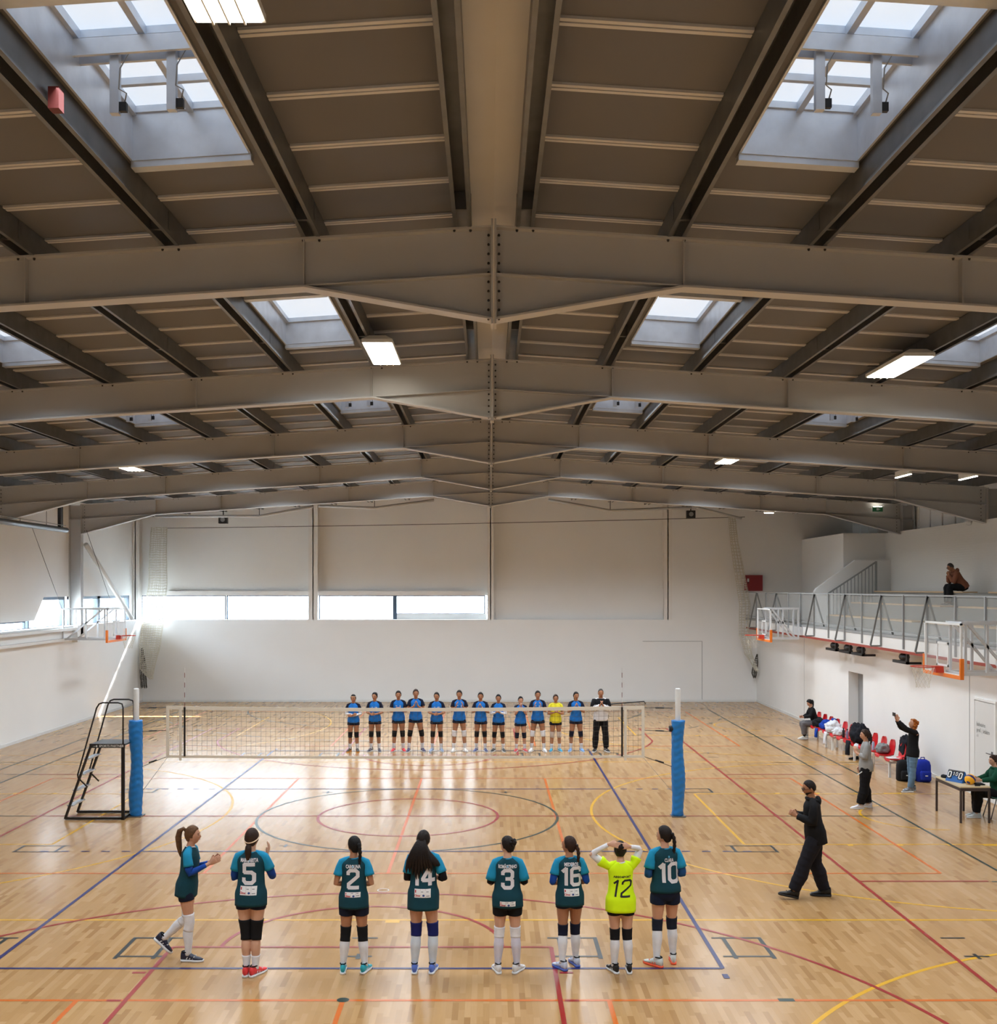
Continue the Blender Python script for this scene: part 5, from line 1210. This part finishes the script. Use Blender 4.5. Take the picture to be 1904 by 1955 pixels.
for bi, (ys, lb) in enumerate((((34.0, 33.4, 32.8, 32.2), 'farthest'), ((31.5, 30.9, 30.3, 29.7), 'middle'), ((29.05, 28.4, 27.8, 27.1), 'nearest'))):
    t = thing('seat_row', 'row of four red plastic seats on white legs along the wall, %s row' % lb, 'seat', (XS, 0, 0), group='red seat rows')
    for y in ys: shell(MB(), y).build('seat', M_['seatred'], t, True)
    MB().box(-.04, .04, ys[-1]-.25, ys[0]+.25, .355, .405).build('beam', M_['white'], t)
    for y in (ys[0]+.05, ys[-1]-.05):
        for x in (-.17, .15):
            MB().box(x-.025, x+.025, y-.025, y+.025, 0, .38).build('leg', M_['white'], t)
        MB().box(-.19, .17, y-.03, y+.03, .34, .38).build('bracket', M_['white'], t)
def lump(name, label, cat, m, c, r, drop=None, seed=0, amp=.25):
    """crumpled cloth or bag"""
    c = V(c)
    def f(d, p):
        q = 1+amp*noise.noise(d*1.9+V((seed, 0, 0)))+amp*.9*(abs(noise.noise(V((d.x*5, d.y*5, d.z*2.5))+V((0, seed, 0))))-.2)+amp*.45*(abs(noise.noise(d*11+V((0, seed, 0))))-.2)
        p = p*q
        if p.z < -r[2]*.6: p.z = -r[2]*.6
        return p
    b = MB().ell(c+V((0, 0, r[2]*.6)), r[0], r[1], r[2], 48, 32, None, f)
    if drop:
        for (x, y, z0, z1, w_) in drop:
            rings = []
            for k in range(9):
                u = k/8; rings.append([(x-.03*math.sin(u*2)+w_*.35*math.cos(a)*(1+.2*math.sin(3*a+u*5)), y+w_*math.sin(a)*(1+.15*math.sin(4*a+u*7)), z0+(z1-z0)*u) for a in (2*PI*j/14 for j in range(14))])
            b.loft(rings)
    o = b.build(name, m, None, True); tag(o, label, cat); return o
BL = cloth('black_bag_cloth', (22, 23, 26)); 
lump('handbag', 'soft black bag on the red seat beside the seated person in black', 'bag', BL, (XS-.02, 33.3, .45), (.2, .22, .17), None, 1)
lump('blue_jacket', 'royal blue jacket hanging over a red seat near the far end of the row', 'jacket', cloth('cobalt_cloth', (20, 62, 156)), (XS+.05, 32.75, .46), (.2, .22, .17), [(XS-.22, 32.9, .46, .20, .10), (XS+.15, 32.45, .80, .48, .15)], 2)
lump('white_jacket', 'white and grey jacket draped over the seats and hanging down in front', 'jacket', cloth('off_white_cloth', (212, 214, 218)), (XS-.02, 32.0, .47), (.22, .3, .20), [(XS-.24, 31.95, .48, .12, .11)], 3, .32)
lump('white_towel', 'crumpled white towel on the seat next to the white jacket', 'towel', cloth('towel_white', (214, 218, 222)), (XS-.02, 31.45, .46), (.17, .18, .13), None, 4, .3)
lump('dark_coat', 'big dark navy coat piled on the seats right of the doorway', 'coat', cloth('dark_navy_coat', (20, 22, 30)), (XS, 29.75, .50), (.24, .36, .30), [(XS-.24, 29.95, .5, .12, .13)], 5, .3)
lump('plastic_bag', 'small white plastic bag hanging beside the dark coat', 'bag', cloth('plastic_white', (214, 220, 226)), (XS-.22, 29.35, .33), (.07, .09, .11), None, 6)
lump('grey_sweater', 'grey sweater lying on a red seat behind the standing person in grey', 'sweater', cloth('mid_grey_cloth', (130, 134, 134)), (XS+.02, 28.05, .46), (.17, .16, .15), None, 7)
lump('dark_coat', 'dark coat hung over the back of the nearest red seat', 'coat', cloth('dark_navy_coat', (20, 22, 30)), (XS+.30, 27.25, .50), (.13, .28, .32), [(XS+.30, 27.2, .62, .12, .2)], 8)
o = MB().prism([(-.12, -.11), (.13, -.13), (.12, .13), (-.13, .11)], 'z', .452, .462).build('paper_sheets', M_['white']); o.location = (XS-.07, 27.15, .01); tag(o, 'white papers lying on the nearest red seat', 'paper')
for (x, y, m, lb) in ((XS-.05, 30.95, M_['blackp'], 'black drinking bottle on a red seat by the towel'), (XS-.02, 30.72, mat('bottle_purple', (128, 112, 140), .3), 'purple grey bottle on a red seat next to the black one'), (XS-.05, 28.55, mat('bottle_blue', (160, 180, 206), .3), 'clear bottle with red cap on a seat before the person in grey')):
    t = thing('bottle', lb, 'bottle', (x, y, .447))
    MB().tube([(0, 0, 0), (0, 0, .01), (0, 0, .19), (0, 0, .22), (0, 0, .24)], [.034, .037, .037, .02, .016], 14).build('bottle_body', m, t, True)
    MB().tube([(0, 0, .235), (0, 0, .275)], .02, 12).build('cap', M_['seatred'] if 'red cap' in lb else M_['blackp'], t)
# bags on the floor
def backpack(name, lb, m, x, y, w_, d, h, rz=0):
    t = thing(name, lb, 'bag', (x, y, 0), rz)
    b = MB(); b.loft([[(sx*w_/2*k, sy*d/2*k, z) for sx, sy in ((-1, -.6), (-.7, -1), (.7, -1), (1, -.6), (1, .6), (.7, 1), (-.7, 1), (-1, .6))] for z, k in ((0, .9), (.03, 1), (h*.75, .98), (h*.93, .82), (h, .5))])
    b.build('bag_body', m, t, True)
    b = MB(); b.loft([[(sx*w_*.36*k, -d/2-.05+sy*.05*k, z) for sx, sy in ((-1, -.6), (-.7, -1), (.7, -1), (1, -.6), (1, .9), (-1, .9))] for z, k in ((.05, .95), (.08, 1), (h*.45, 1), (h*.52, .8))]); b.build('front_pocket', m, t, True)
    MB().tube([(-.05, 0, h-.02), (-.04, 0, h+.05), (.04, 0, h+.05), (.05, 0, h-.02)], .012, 6).build('grab_handle', m, t, True)
    MB().box(-.03, .03, -d/2-.112, -d/2-.1, h*.3, h*.34).build('badge', M_['white'], t)
    return t
backpack('backpack', 'black backpack on the floor at the near end of the seats', BL, 10.0, 26.62, .34, .24, .50)
backpack('sports_bag', 'royal blue sports bag on the floor behind the black backpack', cloth('royal_bag', (24, 44, 150)), 10.42, 26.55, .34, .3, .52)
t = thing('shoe_pair', 'dark shoe left on the floor under the middle red seats', 'shoe', (9.88, 29.9, 0)); MB().loft([[(x, y*w_, z) for y, z in ((-1, 0), (1, 0), (.8, h), (-.8, h))] for x, w_, h in ((-.14, .03, .04), (-.05, .045, .05), (.05, .04, .08), (.12, .035, .09))]).build('shoe_body', BL, t, True)

# scorer table
t = thing('scorer_table', 'small scorer table with pale top and dark brown steel frame', 'table', (9.30, 21.80, 0))
TW, TL = .60, 1.22
MB().box(0, TW, 0, TL, .695, .72).build('tabletop', mat('beige_laminate', (206, 188, 152), .45), t)
br_ = mat('brown_steel', (62, 50, 46), .5)
b = MB(); b.box(.01, TW-.01, .005, .035, .63, .695); b.box(.01, TW-.01, TL-.035, TL-.005, .63, .695); b.box(.005, .035, .01, TL-.01, .63, .695); b.box(TW-.035, TW-.005, .01, TL-.01, .63, .695); b.build('apron', br_, t)
for x in (.02, TW-.02):
    for y in (.02, TL-.02): MB().box(x-.018, x+.018, y-.018, y+.018, 0, .64).build('leg', br_, t)
# flip scoreboard
t = thing('flip_scoreboard', 'blue table flip scoreboard showing 0 and 0', 'scoreboard', (9.48, 22.38, .722), math.radians(-62))
MB().prism([(-.10, 0), (.10, 0), (.0, .22)], 'x', -.20, .20).build('easel', mat('scoreboard_blue', (30, 96, 170), .5), t)
sl = V((0, .10, .22)).normalized()
def card(x, w_, h, txt, zoff=.07):
    b = MB(); base = V((x, -.108, 0))+sl*zoff
    o_ = V((0, -.006, 0)); b.add([base+V((-w_/2, 0, 0))+o_, base+V((w_/2, 0, 0))+o_, base+V((w_/2, 0, 0))+sl*h+o_, base+V((-w_/2, 0, 0))+sl*h+o_, base+V((-w_/2, .004, 0)), base+V((w_/2, .004, 0)), base+V((w_/2, .004, 0))+sl*h, base+V((-w_/2, .004, 0))+sl*h], [(0, 1, 2, 3), (7, 6, 5, 4), (0, 4, 5, 1), (1, 5, 6, 2), (2, 6, 7, 3), (3, 7, 4, 0)])
    c = b.build('score_card', M_['blackp'], t)
    vs, fs = number(txt, 0, 0, h*.72)
    me = bpy.data.meshes.new('numeral'); me.from_pydata([base+V((v[0], -.009, 0))+sl*(h*.5+v[1]) for v in vs], [], fs); me.materials.append(M_['white']); o = bpy.data.objects.new('numeral', me); C.objects.link(o); o.parent = c
card(-.13, .11, .16, '0'); card(.13, .11, .16, '0'); card(-.035, .05, .09, '1', .13); card(.035, .05, .09, '0', .13)
MB().tube([(-.18, -.012, .215), (.18, -.012, .215)], .014, 8).build('ring_binding', M_['galv'], t)
# volleyball with blue and yellow panels
bm_ = bpy.data.materials.new('volleyball_panels'); bm_.use_nodes = True; nt = bm_.node_tree
tc = nt.nodes.new('ShaderNodeTexCoord'); wv = nt.nodes.new('ShaderNodeTexWave'); wv.inputs['Scale'].default_value = 3.2; wv.inputs['Distortion'].default_value = 1.5; wv.bands_direction = 'DIAGONAL'
nt.links.new(tc.outputs['Object'], wv.inputs[0]); cr = nt.nodes.new('ShaderNodeValToRGB'); cr.color_ramp.interpolation = 'CONSTANT'
cr.color_ramp.elements[0].color = srgb(32, 34, 110); cr.color_ramp.elements[1].color = srgb(246, 176, 20); cr.color_ramp.elements[1].position = .33
nt.links.new(wv.outputs['Fac'], cr.inputs[0]); nt.links.new(cr.outputs[0], nt.nodes['Principled BSDF'].inputs['Base Color']); nt.nodes['Principled BSDF'].inputs['Roughness'].default_value = .45
bo = MB().ell((0, 0, 0), .105, .105, .105, 28, 18).build('volleyball', bm_, None, True); bo.location = (9.60, 22.04, .826); tag(bo, 'yellow and dark blue volleyball on the scorer table', 'ball')
b = MB().box(9.70, 9.86, 21.95, 22.15, .722, .745); o = b.build('pencil_case', BL); tag(o, 'black case on the table beside the volleyball', 'case')
o = MB().tube([(9.62, 21.87, .735), (9.72, 21.86, .735)], .014, 8).build('whistle', M_['blackp']); tag(o, 'black whistle on the near edge of the scorer table', 'whistle')
lump('pouch', 'small black pouch on the far corner of the scorer table', 'pouch', BL, (9.42, 22.85, .72), (.06, .09, .04), None, 9)
# green chairs
def green_chair(x, y, rz, lb):
    t = thing('stacking_chair', lb, 'chair', (x, y, 0), math.radians(rz), 'green stacking chairs')
    g = mat('green_plastic', (16, 96, 84), .4)
    b = MB(); prof = [(-.20, .44), (-.05, .43), (.12, .43), (.20, .45)]
    b.loft([[(-.2, y_, z_), (.2, y_, z_), (.2, y_, z_-.015), (-.2, y_, z_-.015)] for y_, z_ in prof]); b.build('seat', g, t, True)
    b = MB(); b.loft([[(-w_, -.21-k*.05, z_), (w_, -.21-k*.05, z_), (w_, -.225-k*.05, z_), (-w_, -.225-k*.05, z_)] for z_, w_, k in ((.50, .17, 0), (.6, .2, .3), (.75, .2, .8), (.82, .17, 1))]); b.build('backrest', g, t, True)
    for sx in (-1, 1):
        MB().tube([(sx*.19, -.24, .0), (sx*.17, -.16, .40), (sx*.17, .10, .415), (sx*.19, .22, 0)], .011, 8).build('leg', M_['galv'], t, True)
        MB().tube([(sx*.17, -.16, .40), (sx*.15, -.22, .6)], .010, 8).build('back_support', M_['galv'], t, True)
    return t
green_chair(10.30, 22.35, 88, 'green plastic stacking chair under the seated person in green')
green_chair(10.28, 21.55, 88, 'green plastic stacking chair partly cut off by the right edge of the photo')
t = thing('floor_bag', 'black bag on the seat of the green chair at the right edge', 'bag', (10.25, 21.6, .45)); lump('bag_body', 'x', 'x', BL, (0, 0, 0), (.15, .16, .1), None, 12).parent = t
for q in list(t.children):
    for k in ('label', 'category'): del q[k]
# small black things by the back wall: stand legs near right post
o = MB().tube([(4.8, 43.9, .02), (6.2, 44.2, .10), (6.25, 44.2, .0)], .02, 6).build('floor_pole', M_['blackp']); tag(o, 'thin black pole lying near the back wall behind the right net post', 'pole')
